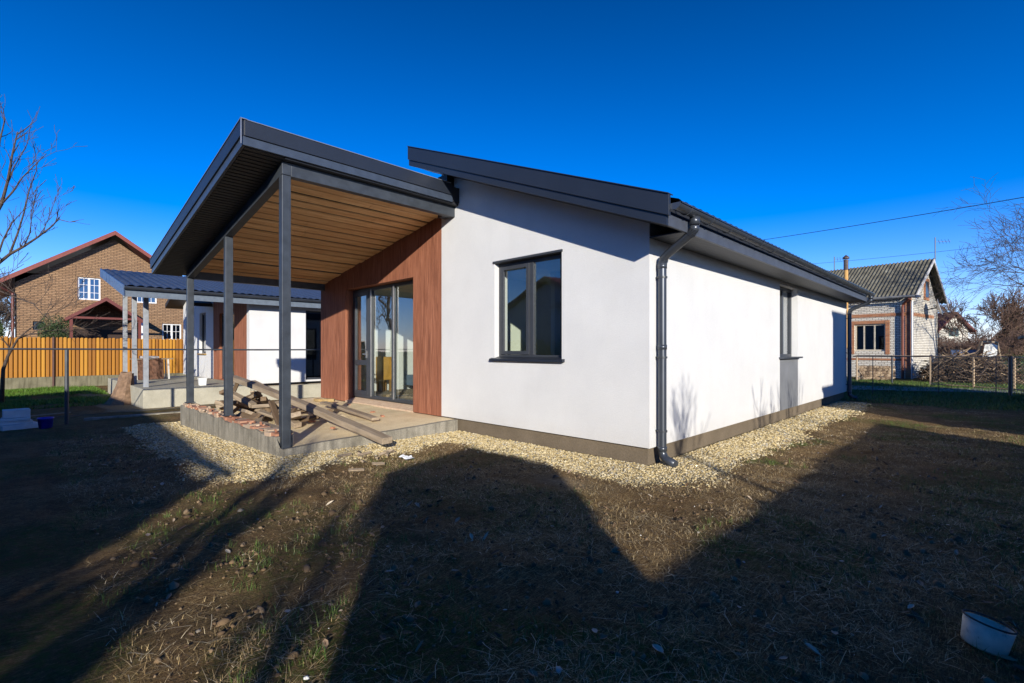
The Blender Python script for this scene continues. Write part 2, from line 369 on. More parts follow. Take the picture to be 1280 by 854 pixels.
def frame_rect(mb, axis, plane, dep, u0, u1, z0, z1, w_):
    def bx(a, b, c, d):
        if axis == 'x': mb.box(a, b, min(plane, plane+dep), max(plane, plane+dep), c, d)
        else: mb.box(min(plane, plane+dep), max(plane, plane+dep), a, b, c, d)
    bx(u0, u0+w_, z0, z1); bx(u1-w_, u1, z0, z1); bx(u0+w_, u1-w_, z0, z0+w_); bx(u0+w_, u1-w_, z1-w_, z1)
def bar(mb, axis, plane, dep, a, b, c, d):
    if axis == 'x': mb.box(a, b, min(plane, plane+dep), max(plane, plane+dep), c, d)
    else: mb.box(min(plane, plane+dep), max(plane, plane+dep), a, b, c, d)

def tile_roof(name, mat, parent, x_hi, z_hi, x_lo, z_lo, y0, y1, amp=.022, pitch=.19, step=.35, sg=1, dy=.03):
    L = math.hypot(x_hi-x_lo, z_hi-z_lo); n = int(L/.058); m = int((y1-y0)/dy)
    t = np.linspace(0, 1, n+1); yy = np.linspace(y0, y1, m+1); Tt, YY = np.meshgrid(t, yy)
    dd = Tt*L; saw = (dd % step)/step
    h = amp*np.abs(np.cos(math.pi*YY/pitch))**.8+.018*saw
    X_ = x_hi+(x_lo-x_hi)*Tt; Z_ = z_hi+(z_lo-z_hi)*Tt+h
    off = parent_loc(parent); V = np.stack([X_.ravel()-off[0], YY.ravel()-off[1], Z_.ravel()-off[2]], 1)
    I, J = np.meshgrid(np.arange(n), np.arange(m)); a = (J*(n+1)+I).ravel(); F = np.stack([a, a+1, a+n+2, a+n+1], 1)
    if sg < 0: F = F[:, ::-1]
    return npmesh(name, V, F, mat, parent)
def gutter(mb, x, z, y0, y1, r=.066, n=10):
    "open half-round channel along y"
    pr = [(math.cos(math.pi+math.pi*k/n)*r, math.sin(math.pi+math.pi*k/n)*r) for k in range(n+1)]
    pr = pr+[(pr[-1][0]+.012, pr[-1][1]+.004), (pr[-1][0]+.012, pr[-1][1]-.012)]
    inn = [(a*.93, b*.93) for a, b in pr[:n+1]][::-1]
    pts = pr+inn; k = len(pts)
    mb.add([(x+a, y0, z+b) for a, b in pts]+[(x+a, y1, z+b) for a, b in pts], [(i, (i+1) % k, k+(i+1) % k, k+i) for i in range(k)])
    for yy in (y0, y1):   # stop ends
        c = [(x+a, yy, z+b) for a, b in pr[:n+1]]; mb.add(c, [tuple(range(n+1))])

# ------------------------------------------------------------------ THE HOUSE
H = thing('modern_house', 'new single-storey white house with anthracite split mono-pitch roofs and an open terrace', 'house', (-7.5, 9, 0))
XC, XW, XL = -3.04, -7.30, -12.48; YG, YB = 5.53, 17.2
k1 = .3946; tz = lambda x: 3.165+k1*(-2.54-x)           # main roof top
uz = lambda x: 2.82+.3956*(-2.54-x)                      # main roof underside
k2 = .164; tt = lambda x: 4.36-k2*(-6.75-x); tu = lambda x: 4.05-k2*(-6.75-x)   # terrace roof top, underside
wall('gable_wall', M['white'], H, 'x', YG, .3, XW, XC, .21, lambda u: uz(u)+.05, [(-5.86, -4.44, 1.30, 2.88)])
wall('brown_wall', M['brown'], H, 'x', YG+.004, .3, XL, XW-.002, .2, lambda u: tu(u)+.02, [(-11.13, -8.24, .2, 2.9)], 'brown grooved wall panel with glazing')
wall('side_wall', M['white'], H, 'y', XC, -.3, YG+.3, YB, .21, 3.05, [(10.8, 12.07, 1.28, 2.78)])
MB().box(XC-.3, XC, YG+.0015, YG+.2985, .21, 3.03)
wall('back_wall', M['white'], H, 'x', YB, -.3, XL, XC-.3, .0, lambda u: min(uz(u), 4.6) if u > XW else tu(u), [(-10.6, -8.8, 1.0, 2.5)])
wall('left_wall', M['white'], H, 'y', XL, .3, YG+.3, YB-.3, .0, 3.1, [(9.5, 11.5, .9, 2.6)])
MB().box(XW-.2, XW, YG+.3, YB-.3, 3.9, uz(XW)).build('clerestory_wall', M['dark'], H)
# plinth, set back under the render
MB().box(XW-.1, XC-.05, YG+.05, YG+.28, -.1, .208).box(XC-.28, XC-.05, YG+.283, YB-.05, -.1, .208).build('plinth', M['plinth'], H)
MB().box(XC-.012, XC+.006, 10.8, 12.07, .212, 1.262).build('grey_panel', M['pgrey'], H)
# interior
MB().box(XL+.3, XC-.3, YG+.31, YB-.3, .15, .3).build('floor', M['infloor'], H)
ib = MB().box(XL+.3, XC-.3, YG+.3, YB-.3, 2.95, 3.0)
ib.box(XW-.1, XW, YG+.3, 9.2, .3, 2.95).box(XW-.1, XC-.3, 9.2, 9.3, .3, 2.95).box(-10.5, XW-.1, 11.2, 11.3, .3, 2.95)
ib.box(-9.35, -8.45, 7.6, 7.7, .3, 2.95).box(-6.05, -5.95, 7.2, 9.2, .3, 2.95)
ib.build('inner_partition', M['inwall'], H)
# lining of the outer walls inside
lb = MB(); lb.box(XL+.305, XW-.105, YG+.308, YG+.316, 2.9, 2.95)
# gable window (frame, sash, panes, sill)
WB = MB(); Y1 = YG+.10
frame_rect(WB, 'x', Y1, .07, -5.86, -4.44, 1.30, 2.88, .065); bar(WB, 'x', Y1, .07, -5.165, -5.085, 1.365, 2.815)
frame_rect(WB, 'x', Y1-.018, .04, -5.795, -5.165, 1.367, 2.813, .06)
win = WB.build('window', M['frame'], H, bevel=.004)
MB().box(-5.735, -5.225, Y1+.03, Y1+.036, 1.427, 2.753).build('pane', M['glass'], win); MB().box(-5.085, -4.505, Y1+.03, Y1+.036, 1.365, 2.815).build('pane', M['glass'], win)
MB().hexa([(-5.93,YG-.06,1.262),(-4.38,YG-.06,1.262),(-4.38,YG-.004,1.268),(-5.93,YG-.004,1.268)], [(-5.93,YG-.06,1.296),(-4.38,YG-.06,1.296),(-4.38,YG-.004,1.312),(-5.93,YG-.004,1.312)]).hexa([(-5.858,YG-.003,1.302),(-4.442,YG-.003,1.302),(-4.442,Y1-.001,1.302),(-5.858,Y1-.001,1.302)], [(-5.858,YG-.003,1.312),(-4.442,YG-.003,1.312),(-4.442,Y1-.001,1.335),(-5.858,Y1-.001,1.335)]).build('sill', M['dark'], win)
MB().box(-5.885, -4.42, YG-.02, YG+.09, 2.872, 2.905).build('drip_trim', M['frame'], win)
MB().box(-4.443, -4.437, YG-.004, Y1-.02, 1.302, 2.87).build('reveal_lining', M['frame'], win)
# side window
SB = MB(); frame_rect(SB, 'y', XC-.12, -.07, 10.8, 12.07, 1.28, 2.78, .07); bar(SB, 'y', XC-.12, -.07, 11.40, 11.48, 1.35, 2.71)
sw = SB.build('window', M['frame'], H, bevel=.004); MB().box(XC-.16, XC-.154, 10.87, 11.40, 1.35, 2.71).build('pane', M['glass'], sw); MB().box(XC-.16, XC-.154, 11.48, 12.0, 1.35, 2.71).build('pane', M['glass'], sw)
MB().box(XC-.12, XC+.09, 10.74, 12.13, 1.262, 1.295).build('sill', M['pipe'], sw)
# left and back window
for nm_, ax, pl, dp, a, b, c, d in (('w', 'y', XL+.1, .07, 9.5, 11.5, .9, 2.6), ('w', 'x', YB-.1, -.07, -10.6, -8.8, 1.0, 2.5)):
    q = MB(); frame_rect(q, ax, pl, dp, a, b, c, d, .07); bar(q, ax, pl, dp, (a+b)/2-.04, (a+b)/2+.04, c+.07, d-.07); fo = q.build('window', M['frame'], H)
    q = MB(); bar(q, ax, pl+dp*.5, .005, a+.07, (a+b)/2-.04, c+.07, d-.07); bar(q, ax, pl+dp*.5, .005, (a+b)/2+.04, b-.07, c+.07, d-.07); q.build('pane', M['glass'], fo)
# terrace glazing
Y2 = YG+.2; GZ = MB(); frame_rect(GZ, 'x', Y2, .07, -11.12, -8.25, .31, 2.89, .07)
bar(GZ, 'x', Y2-.01, .08, -10.35, -10.22, .38, 2.82); bar(GZ, 'x', Y2-.01, .08, -9.35, -9.27, .38, 2.82)
gz = GZ.build('terrace_glazing', M['frame'], H, bevel=.004)
MB().box(-10.22, -9.35, Y2+.03, Y2+.036, .38, 2.82).build('pane', M['glass'], gz); MB().box(-9.27, -8.32, Y2+.03, Y2+.036, .38, 2.82).build('pane', M['glass'], gz)
MB().box(-10.235, -10.205, Y2-.03, Y2-.012, .36, 2.84).box(-9.265, -9.235, Y2-.03, Y2-.012, .36, 2.84).build('cover_strip', simple('pale_aluminium', (.3,.3,.3), .35, .5), gz)
D = MB(); frame_rect(D, 'x', Y2-.02, .06, -11.05, -10.35, .382, 2.818, .09); bar(D, 'x', Y2-.02, .06, -10.96, -10.44, 1.08, 1.2)
dr = D.build('terrace_door', M['frame'], H, bevel=.004)
MB().box(-10.96, -10.44, Y2+.01, Y2+.016, .472, 1.08).build('pane', M['glass'], dr); MB().box(-10.96, -10.44, Y2+.01, Y2+.016, 1.2, 2.728).build('pane', M['glass'], dr)
MB().box(-10.42, -10.39, Y2-.045, Y2-.02, 1.25, 1.42).box(-10.52, -10.39, Y2-.07, Y2-.045, 1.33, 1.355).build('handle', simple('silver_handle', (.4,.4,.4), .3, .8), dr)
MB().hexa([(-11.128,YG+.006,.0),(-8.242,YG+.006,.0),(-8.242,Y2+.1,.0),(-11.128,Y2+.1,.0)], [(-11.128,YG+.006,.215),(-8.242,YG+.006,.215),(-8.242,Y2+.1,.298),(-11.128,Y2+.1,.298)]).build('threshold', concrete('pink_mortar_threshold', (.55,.36,.25), (.78,.62,.45), 9, .8), H)
# main roof
y0r, y1r = 4.99, 17.36
def slopebox(mb, x0, x1, y0, y1, f0, f1):
    return mb.hexa([(x0,y0,f0(x0)),(x1,y0,f0(x1)),(x1,y1,f0(x1)),(x0,y1,f0(x0))], [(x0,y0,f1(x0)),(x1,y0,f1(x1)),(x1,y1,f1(x1)),(x0,y1,f1(x0))])
rf = slopebox(MB(), -7.57, -2.6, y0r+.05, y1r, lambda x: uz(x)+.04, lambda x: tz(x)-.05).build('roof', M['soffit'], H)
tile_roof('roof_tiles', M['dark'], rf, -7.55, tz(-7.55)-.045, -2.46, tz(-2.46)-.045, y0r+.03, y1r, dy=.0475)
vb = slopebox(MB(), -7.575, -2.50, y0r-.02, y0r+.025, lambda x: tz(x)-.235, lambda x: tz(x)+.0); vb.box(-7.575, -7.55, y0r+.026, y1r, tz(-7.57)-.30, tz(-7.57)+.0)
vb.build('verge_board', M['dark'], rf, bevel=.004)
vt = slopebox(MB(), -7.575, -2.50, y0r-.035, y0r+.08, lambda x: tz(x)+.001, lambda x: tz(x)+.012); vt.build('verge_flashing', M['dark'], rf)
slopebox(MB(), -7.57, -2.54, y0r+.004, y0r+.05, lambda x: uz(x), lambda x: tz(x)-.237).build('verge_board', M['dark'], rf)
slopebox(MB(), -7.56, -2.56, y0r+.052, YG-.001, lambda x: uz(x)+.012, lambda x: uz(x)+.038).build('soffit', M['soffit'], rf)
e = MB().box(-2.565, -2.535, y0r+.052, y1r, 2.82, 2.955); e.build('eave_board', simple('grey_fascia', (.065,.075,.10), .5), rf, bevel=.003)
es = MB()
yy = YG+.002
while yy < y1r-.1: es.box(XC-.001, -2.566, yy, min(yy+.105, y1r), 2.845, 2.86); yy += .11
es.build('eave_soffit', M['soffit'], rf)
gb = MB(); gutter(gb, -2.455, 3.05, y0r+.02, 17.3, .072)
gu = gb.build('gutter', M['pipe'], H)
for yy in np.arange(5.3, 17.2, .6): kb = MB(); kb.tube([(-2.455+.076*math.cos(t), yy, 3.05+.076*math.sin(t)) for t in np.linspace(math.pi, 2*math.pi, 9)], .006, 5); kb.beam((-2.53, yy, 3.05), (-2.6, yy, 3.09), .02, .006); kb.build('bracket', M['pipe'], gu)
def downpipe(yw, yo):
    r = .052; b = MB(); xw = XC+.085
    b.tube([(-2.455, yo, 2.99), (-2.455, yo, 2.90)], .058, 14)
    p = [Vector((-2.455, yo, 2.90)), Vector((-2.46, yo+.006, 2.865)), Vector((-2.49, yo+.02, 2.83)), Vector((-2.53, yo+.03, 2.80)), Vector((xw+.09, yw-.03, 2.64)), Vector((xw+.03, yw-.01, 2.60)), Vector((xw+.004, yw, 2.55)), Vector((xw, yw, 2.5)),
         Vector((xw, yw, .16)), Vector((xw+.015, yw, .11)), Vector((xw+.06, yw-.015, .07)), Vector((xw+.20, yw-.05, .035))]
    b.tube(p, r, 14)
    for q in (2.5, 1.48, .2): b.tube([(xw, yw, q-.03), (xw, yw, q+.03)], r*1.12, 14)
    o = b.build('downpipe', M['pipe'], H, smooth=False)
    for f in o.data.polygons: f.use_smooth = len(f.vertices) == 4
    for q in (2.36, 1.35, .42): c = MB(); c.tube([(xw, yw, q-.012), (xw, yw, q+.012)], r*1.2, 14); c.box(XC-.01, xw-.05, yw-.02, yw+.02, q-.01, q+.01); c.build('pipe_clip', M['frame'], o)
    for a_, b_ in ((1, 4), (5, 8)):     # crimped elbows
        c = MB()
        for k in range(a_, b_-1):
            for t in (0, .33, .66):
                A = p[k].lerp(p[k+1], t); d_ = (p[k+1]-p[k]).normalized(); c.tube([A-d_*.003, A+d_*.003], r*1.1, 12)
        c.build('elbow_crimp', M['pipe'], o)
downpipe(5.70, 5.52); downpipe(17.1, 17.15)
# terrace roof
xa, xb_ = -12.8, -6.75; yf = 1.98
tr = slopebox(MB(), xa+.03, xb_-.03, yf+.04, YG-.002, lambda x: tu(x)+.03, lambda x: tt(x)-.02); slopebox(tr, xa+.03, XW-.201, YG-.001, YB+.1, lambda x: tu(x)+.06, lambda x: tt(x)-.02)
tr = tr.build('terrace_roof', M['soffit'], H)
fb = slopebox(MB(), xa, xb_, yf-.02, yf+.02, lambda x: tt(x)-.195, tt)
fb.box(xb_-.02, xb_+.02, yf+.021, 5.32, tt(xb_)-.195, tt(xb_)); fb.build('fascia_board', M['dark'], tr, bevel=.003)
fb = slopebox(MB(), xa+.02, xb_-.022, yf+.003, yf+.04, lambda x: tu(x), lambda x: tt(x)-.197); fb.box(xb_-.04, xb_-.003, yf+.003, 5.36, tu(xb_), tt(xb_)-.197)
fb.build('fascia_board', simple('slate_blue_trim', (.045,.06,.09), .4), tr, bevel=.003)
fb = MB(); fb.beam((xb_+.021, yf-.021, tt(xb_)-.31), (xb_+.021, yf-.021, tt(xb_)+.005), .012, .012, (1,0,0)); slopebox(fb, xa, xb_+.03, yf-.03, yf+.05, lambda x: tt(x)+.001, lambda x: tt(x)+.010)
fb.box(xb_-.05, xb_+.03, yf+.051, 5.3, tt(xb_)+.001, tt(xb_)+.010); fb.build('corner_flashing', simple('bright_metal_edge', (.22,.24,.28), .35, .3), tr)
sf = MB(); xx = xa+.045                                                            # profiled metal soffit of the overhang
while xx < xb_-.06:
    x2 = min(xx+.07, xb_-.05); slopebox(sf, xx, x2, yf+.045, 2.52, lambda x: tu(x)-.0, lambda x: tu(x)+.025); xx += .095
sf.box(-6.9, -6.795, 2.521, YG-.01, tu(-6.75)-.02, tu(-6.75)+.02); sf.build('soffit', M['soffit'], tr)
bm_ = MB(); slopebox(bm_, -12.34, -6.90, 2.52, 2.64, lambda x: tu(x)-.17, lambda x: tu(x)+.0); bm_.box(-7.02, -6.90, 2.641, YG-.004, tu(-6.96)-.17, tu(-6.96)+.01)
bm_.box(-12.34, -12.22, 2.641, YG-.004, tu(-12.28)-.17, tu(-12.28)+.01); bm_.build('beam', M['post'], tr, bevel=.004)
cb = MB(); xx = -12.2
while xx < -7.05:
    wv = .175+random.random()*.02; x2 = min(xx+wv, -7.03); dz = random.random()*.035; cut = 3.2+random.random()*1.8
    slopebox(cb, xx, x2, 2.645, cut-.003, lambda x: tu(x)-.03+dz, lambda x: tu(x)-.008+dz); slopebox(cb, xx, x2, cut+.003, YG-.01, lambda x: tu(x)-.03+dz, lambda x: tu(x)-.008+dz); xx += wv+.055
cb.build('board_ceiling', M['boards'], tr)
for px_, zb in ((-6.96, .09), (-9.55, .296), (-12.28, .31)):
    MB().box(px_-.06, px_+.06, 2.52, 2.64, zb, tu(px_)-.168+(.0)).build('post', M['post'], H, bevel=.006)
    MB().box(px_-.09, px_+.09, 2.49, 2.67, zb-.004, zb+.008).build('post_base', M['post'], H)
MB().box(-7.2, -6.93, 5.37, YG-.003, 3.86, uz(-7.0)+.01).build('flashing', M['dark'], H)
tile_roof('roof_tiles', M['roofblue'], tr, XW-.21, tt(XW-.21), xa+.02, tt(xa+.02), yf+.05, YB+.1, dy=.0475)
# terrace slab: screed falling to the garden
sb = MB(); n_ = 40
sx = np.linspace(-12.6, -6.83, 60); sy = np.linspace(2.49, 5.53, 34); SX, SY = np.meshgrid(sx, sy)
SZ = .09+(SY-2.49)/3.04*.10+(fbm(SX, SY, .5, 40)-.5)*.03
SZ += .10*np.clip((fbm(SX, SY, .35, 42)-.6)*6, 0, 1)*(SX < -8.5)*(SY < 4.3)
Vt = np.stack([SX.ravel(), SY.ravel(), SZ.ravel()], 1)-np.array([-7.5, 9, 0]); k = len(sx)
I, J = np.meshgrid(np.arange(k-1), np.arange(len(sy)-1)); a = (J*k+I).ravel(); Ft = np.stack([a, a+1, a+1+k, a+k], 1)
sl_ = npmesh('terrace_slab', Vt, Ft, M['slab'], H, smooth=True)
def skirt(mb, pts): 
    for p, q in zip(pts[:-1], pts[1:]): mb.add([(p[0],p[1],-.12), (q[0],q[1],-.12), (q[0],q[1],q[2]), (p[0],p[1],p[2])], [(0,1,2,3)])
kb = MB(); edge = [(float(SX[j_, -1])+.006, float(SY[j_, -1]), float(SZ[j_, -1])+.004) for j_ in range(len(sy))]
top_in = [(x-.09, y, z+.0) for x, y, z in edge]; skirt(kb, edge)
for (p, q), (r_, s_) in zip(zip(edge[:-1], edge[1:]), zip(top_in[:-1], top_in[1:])): kb.add([p, q, s_, r_], [(0,1,2,3)])
kb.box(-7.0, -6.826, 2.484, 2.50, -.12, .105); kb.build('slab_edge', M['curb'], H)
# front upstand with broken brick course on it
ub = MB(); xs_ = np.linspace(-12.62, -6.98, 60); prof = [.225+.02*math.sin(x*7)+.015*random.random() for x in xs_]
for i_ in range(len(xs_)-1):
    x0, x1, z0_, z1_ = xs_[i_], xs_[i_+1], prof[i_], prof[i_+1]
    ub.add([(x0,2.47,-.5),(x1,2.47,-.5),(x1,2.47,z1_),(x0,2.47,z0_),(x1,2.70,z1_),(x0,2.70,z0_),(x1,2.70,0),(x0,2.70,0)], [(0,1,2,3),(3,2,4,5),(5,4,6,7)])
ub.add([(-6.98,2.47,-.2),(-6.98,2.70,-.2),(-6.98,2.70,prof[-1]),(-6.98,2.47,prof[-1]),(-6.86,2.47,-.12),(-6.86,2.50,.06)], [(0,1,2,3),(0,4,5,3)])
ub.build('upstand', M['curb'], H)
rb = MB(); xx = -12.6
while xx < -7.1:
    L_ = .12+.1*random.random(); rb.obox((xx+L_/2, 2.60+random.uniform(-.02,.02), .242+random.uniform(-.012,.010)), L_*.97, .2+random.uniform(-.04,.03), .07, (random.uniform(-.05,.05), random.uniform(-.06,.06), random.uniform(-.1,.1))); xx += L_
for _ in range(60):
    x_ = random.uniform(-12.4, -7.05); rb.obox((x_, 2.6+random.uniform(-.12,.10), .24+random.random()*.07), *(random.uniform(.02,.055) for _ in range(3)), (random.random()*3, random.random()*3, random.random()*3))
rb.build('brick_course', M['redbrick'], H, bevel=.004)

# ------------------------------------------------------------------ THE TWIN HOUSE
T = thing('twin_house', 'white house with blue-grey tiled roof and three-post porch behind the wire rail', 'house', (-23, 9, 0))
ex, ez = -18.75, 3.41; ks = .2; rz = lambda x: ez+ks*(ex-x)  # twin house coordinates scaled up about the camera from a nearer first placement
tx, ty, tf = -19.3, 5.9, .18
wall('wall', M['white'], T, 'y', tx, -.3, ty, 15, tf, lambda u: rz(tx)-.2, [(7.95, 10.2, .25, 3.0)])
wall('wall', M['brown'], T, 'x', ty, .3, -24.0, tx-.301, tf, lambda u: rz(u)-.24, [(-23.1, -21.1, .22, 2.95)], 'brown grooved wall beside the dark door')
wall('wall', M['white'], T, 'x', ty-.003, .3, -29.5, -24.005, tf, lambda u: 3.95, [(-26.3, -25.2, 1.27, 3.13)])
MB().box(-29.5, -29.2, 6.3, 15, .1, 3.9).build('wall', M['white'], T); MB().box(-29.5, tx-.31, 15, 15.3, .1, 3.5).build('wall', M['white'], T)
MB().box(-29.1, tx-.31, 6.25, 14.9, .05, .2).build('inner_floor', M['infloor'], T); MB().box(-29.1, tx-.32, 9.5, 9.6, .2, 3.2).build('inner_partition', M['infloor'], T)
q = MB(); frame_rect(q, 'x', ty+.1, .06, -23.1, -21.1, .22, 2.95, .09); bar(q, 'x', ty+.1, .06, -22.15, -22.03, .31, 2.86); dd = q.build('glazed_door', M['frame'], T); MB().box(-23.0, -22.15, ty+.13, ty+.135, .31, 2.86).build('pane', M['glass2'], dd); MB().box(-22.03, -21.2, ty+.13, ty+.135, .31, 2.86).build('pane', M['glass2'], dd)
q = MB(); frame_rect(q, 'x', ty+.1, .06, -26.3, -25.2, 1.27, 3.13, .08); ww = q.build('window', M['frame'], T); MB().box(-26.21, -25.29, ty+.13, ty+.135, 1.36, 3.04).build('pane', M['glass2'], ww)
MB().box(-26.4, -25.1, ty-.09, ty+.09, 1.22, 1.265).build('sill', simple('ochre_sill', (.35,.22,.06), .5), ww)
q = MB(); frame_rect(q, 'y', tx-.12, -.06, 7.95, 10.2, .25, 3.0, .08); bar(q, 'y', tx-.12, -.06, 9.0, 9.1, .33, 2.92); gg = q.build('terrace_glazing', M['frame'], T); MB().box(tx-.155, tx-.15, 8.04, 9.0, .33, 2.92).build('pane', M['glass2'], gg); MB().box(tx-.155, tx-.15, 9.1, 10.11, .33, 2.92).build('pane', M['glass2'], gg)
MB().box(-28, -19.18, 2.76, ty-.001, -.7, .18).build('terrace_slab', M['twinslab'], T, bevel=.012); MB().box(tx+.05, -19.0, ty, 15, -.7, .08).build('plinth', M['twinslab'], T)
y0t = 2.22
r2 = slopebox(MB(), -24.7, ex-.03, y0t+.03, 15.5, lambda x: rz(x)-.24, lambda x: rz(x)-.03).build('roof', M['soffit'], T)
tile_roof('roof_tiles', M['roofblue'], r2, -24.7, rz(-24.7)-.03, ex, rz(ex)-.03, y0t+.02, 15.5, amp=.05, pitch=.24, dy=.04)
slopebox(MB(), -24.7, ex+.01, y0t-.02, y0t+.018, lambda x: rz(x)-.32, lambda x: rz(x)+.01).build('verge_board', simple('blue_grey_verge', (.07,.11,.2), .35), r2)
MB().box(ex-.05, ex-.02, y0t+.02, 15.5, rz(ex)-.34, rz(ex)-.12).build('eave_board', simple('pale_blue_fascia', (.13,.16,.2), .5), r2)
q = MB(); gutter(q, ex+.06, rz(ex)-.05, y0t, 15.5, .08); q.build('gutter', M['pipe'], T)
for px_ in (-20.35, -22.7, -24.95):
    MB().box(px_-.07, px_+.07, 2.93, 3.07, .17, rz(max(px_, -24.6))-.24).build('post', simple('galvanised_post', (.30,.32,.35), .5, .1), T, bevel=.006)
MB().poly([(-29.9, 5.2, 3.75), (-27.8, 5.2, 4.45), (-24.1, 5.2, 3.45), (-24.1, 5.2, 3.3), (-27.8, 5.2, 4.25), (-29.9, 5.2, 3.55)], (0, 10, 0)).build('low_roof', M['soffit'], T)

# ------------------------------------------------------------------ wire fence with rail between the plots
Fp = thing('wire_fence', 'thin grey rail fence with steel post between the two plots', 'fence', (-15.5, .78, 0)); XR = -15.5
MB().tube([(XR, -5, 1.47), (XR, 0.8, 1.46), (XR, 5, 1.44), (XR, 10, 1.45)], .022, 6).build('rail', M['post'], Fp)
for yy in (-3.0, .78, 10): MB().tube([(XR, yy, -.5), (XR, yy, 1.44)], .04, 8).build('post', M['post'], Fp)
MB().tube([(XR, -5, -.12), (XR, 10, -.12)], .006, 4).build('wire', M['post'], Fp)
kp, kq = G(105, 526), G(232, 517); q = MB().beam(kp+Vector((0,0,.02)), kq+Vector((0,0,.03)), .18, .08); tag(q.build('concrete_kerb', M['curb'], bevel=.01), 'long pale concrete kerb lying on soil by the twin house slab', 'kerb')
q = MB().tube([G(0, 526)+Vector((0,0,.03)), G(50, 521)+Vector((0,0,.04)), G(88, 517)+Vector((0,0,.03))], .024, 6); tag(q.build('thin_pole', M['oldwood']), 'thin weathered pole lying behind the blue bucket', 'pole')

# ------------------------------------------------------------------ orange fence
XO = -34.0  # fence distance and heights scaled up about the camera, like the twin house
O = thing('orange_fence', 'orange vertical picket fence on a low concrete base', 'fence', (XO, 2, -.45))
orange = island('orange_pickets', [(0,(.30,.12,.014)), (.5,(.44,.19,.018)), (1,(.55,.27,.03))], .55, 3)
q = MB(); yy = -7.0
while yy < 12.5:
    hh = 2.07+random.uniform(-.025,.02); q.add([(XO,yy,.07),(XO+.03,yy+.03,.07),(XO+.03,yy+.11,.07),(XO,yy+.14,.07),(XO,yy,hh-.04),(XO+.03,yy+.03,hh),(XO+.03,yy+.11,hh),(XO,yy+.14,hh-.04)], [(0,1,5,4),(1,2,6,5),(2,3,7,6)])
    q.box(XO-.05, XO-.035, yy+.10, yy+.22, .09, 2.02); yy += .162
q.build('boards', orange, O)
q = MB().box(XO-.05, XO-.01, -7, 12.5, .4, .45); q.build('rail', simple('dark_red_rail', (.14,.05,.03), .6), O); MB().box(XO-.05, XO-.01, -7, 12.5, 1.75, 1.8).build('rail', simple('dark_red_rail_top', (.14,.05,.03), .6), O)
for yy in (-5.3, -2.0, 1.2, 4.4, 7.7, 10.9): MB().box(XO+.055, XO+.12, yy-.035, yy+.035, -.5, 2.1).build('post', simple('brown_fence_post', (.10,.05,.04), .6), O)
MB().box(XO-.12, XO+.05, -7, 12.5, -.7, .065).build('concrete_base', concrete('fence_base', (.15,.14,.09), (.28,.26,.18), 2, .5, True), O)

# ------------------------------------------------------------------ brick house on the left
Bh = thing('brick_house', 'yellow-brown brick house with dark red gable roof behind the orange fence', 'house', (-44, 4.2, 0))
Mbk = bricks('yellow_brown_brick', (.43,.27,.155), (.29,.175,.10), (.13,.085,.055), .30, .10, .020, .35)
redroof = simple('dark_red_metal', (.16,.045,.035), .45, 0, .15, 2)
bx_, yl, yr, ze = -39.6, -.18, 8.7, 5.30; ym = 4.2; sl2 = .71  # brick house walls, openings and porch scaled about the camera, kept as literals
wz = lambda y: ze+sl2*(ym-yl)-sl2*abs(y-ym)
ops = [(2.48, 3.55, 4.51, 5.88), (5.34, 6.42, 4.51, 5.88), (6.72, 7.8, 1.63, 3.19), (5.28, 6.0, .67, 3.25), (.54, 1.02, 2.59, 3.09)]
wall('wall', Mbk, Bh, 'y', bx_, -.3, yl, ym, -.5, wz, [o for o in ops if o[1] < ym]); wall('wall', Mbk, Bh, 'y', bx_, -.3, ym, yr, -.5, wz, [o for o in ops if o[0] > ym])
for b_ in ((-50, bx_-.3, yl, yl+.3), (-50, bx_-.3, yr-.3, yr), (-50.3, -50, yl, yr)): MB().box(*b_, -.5, ze-.2).build('wall', Mbk, Bh)
xf = bx_+.66
def rafter(mb, y0, z0, y1, z1, th, xf_, xb): mb.hexa([(xb,y0,z0-th),(xf_,y0,z0-th),(xf_,y1,z1-th),(xb,y1,z1-th)], [(xb,y0,z0),(xf_,y0,z0),(xf_,y1,z1),(xb,y1,z1)])
zr = wz(ym)+.45; zl = zr-sl2*(ym+.9)
q = MB(); rafter(q, -.9, zl, ym, zr, .14, xf-.03, -50.6); rafter(q, ym, zr, 9.3, zl, .14, xf-.03, -50.6); rr = q.build('roof', redroof, Bh)
q = MB(); q.hexa([(xf-.03,-.94,zl-.24),(xf,-.94,zl-.24),(xf,ym,zr-.24),(xf-.03,ym,zr-.24)], [(xf-.03,-.94,zl+.02),(xf,-.94,zl+.02),(xf,ym,zr+.02),(xf-.03,ym,zr+.02)])
q.hexa([(xf-.03,ym,zr-.24),(xf,ym,zr-.24),(xf,9.34,zl-.24),(xf-.03,9.34,zl-.24)], [(xf-.03,ym,zr+.02),(xf,ym,zr+.02),(xf,9.34,zl+.02),(xf-.03,9.34,zl+.02)]); q.build('barge_board', simple('oxblood_trim', (.24,.07,.05), .4), rr)
q = MB(); q.tube([(xf, -.98, zl-.12), (-50.5, -.98, zl-.12)], .08, 8); q.tube([(xf-.1, -.96, zl-.2), (bx_+.12, yl-.1, zl-.6), (bx_+.1, yl-.08, -.4)], .06, 8); q.build('gutter', redroof, Bh)
wh = simple('white_upvc', (.8,.8,.8), .4)
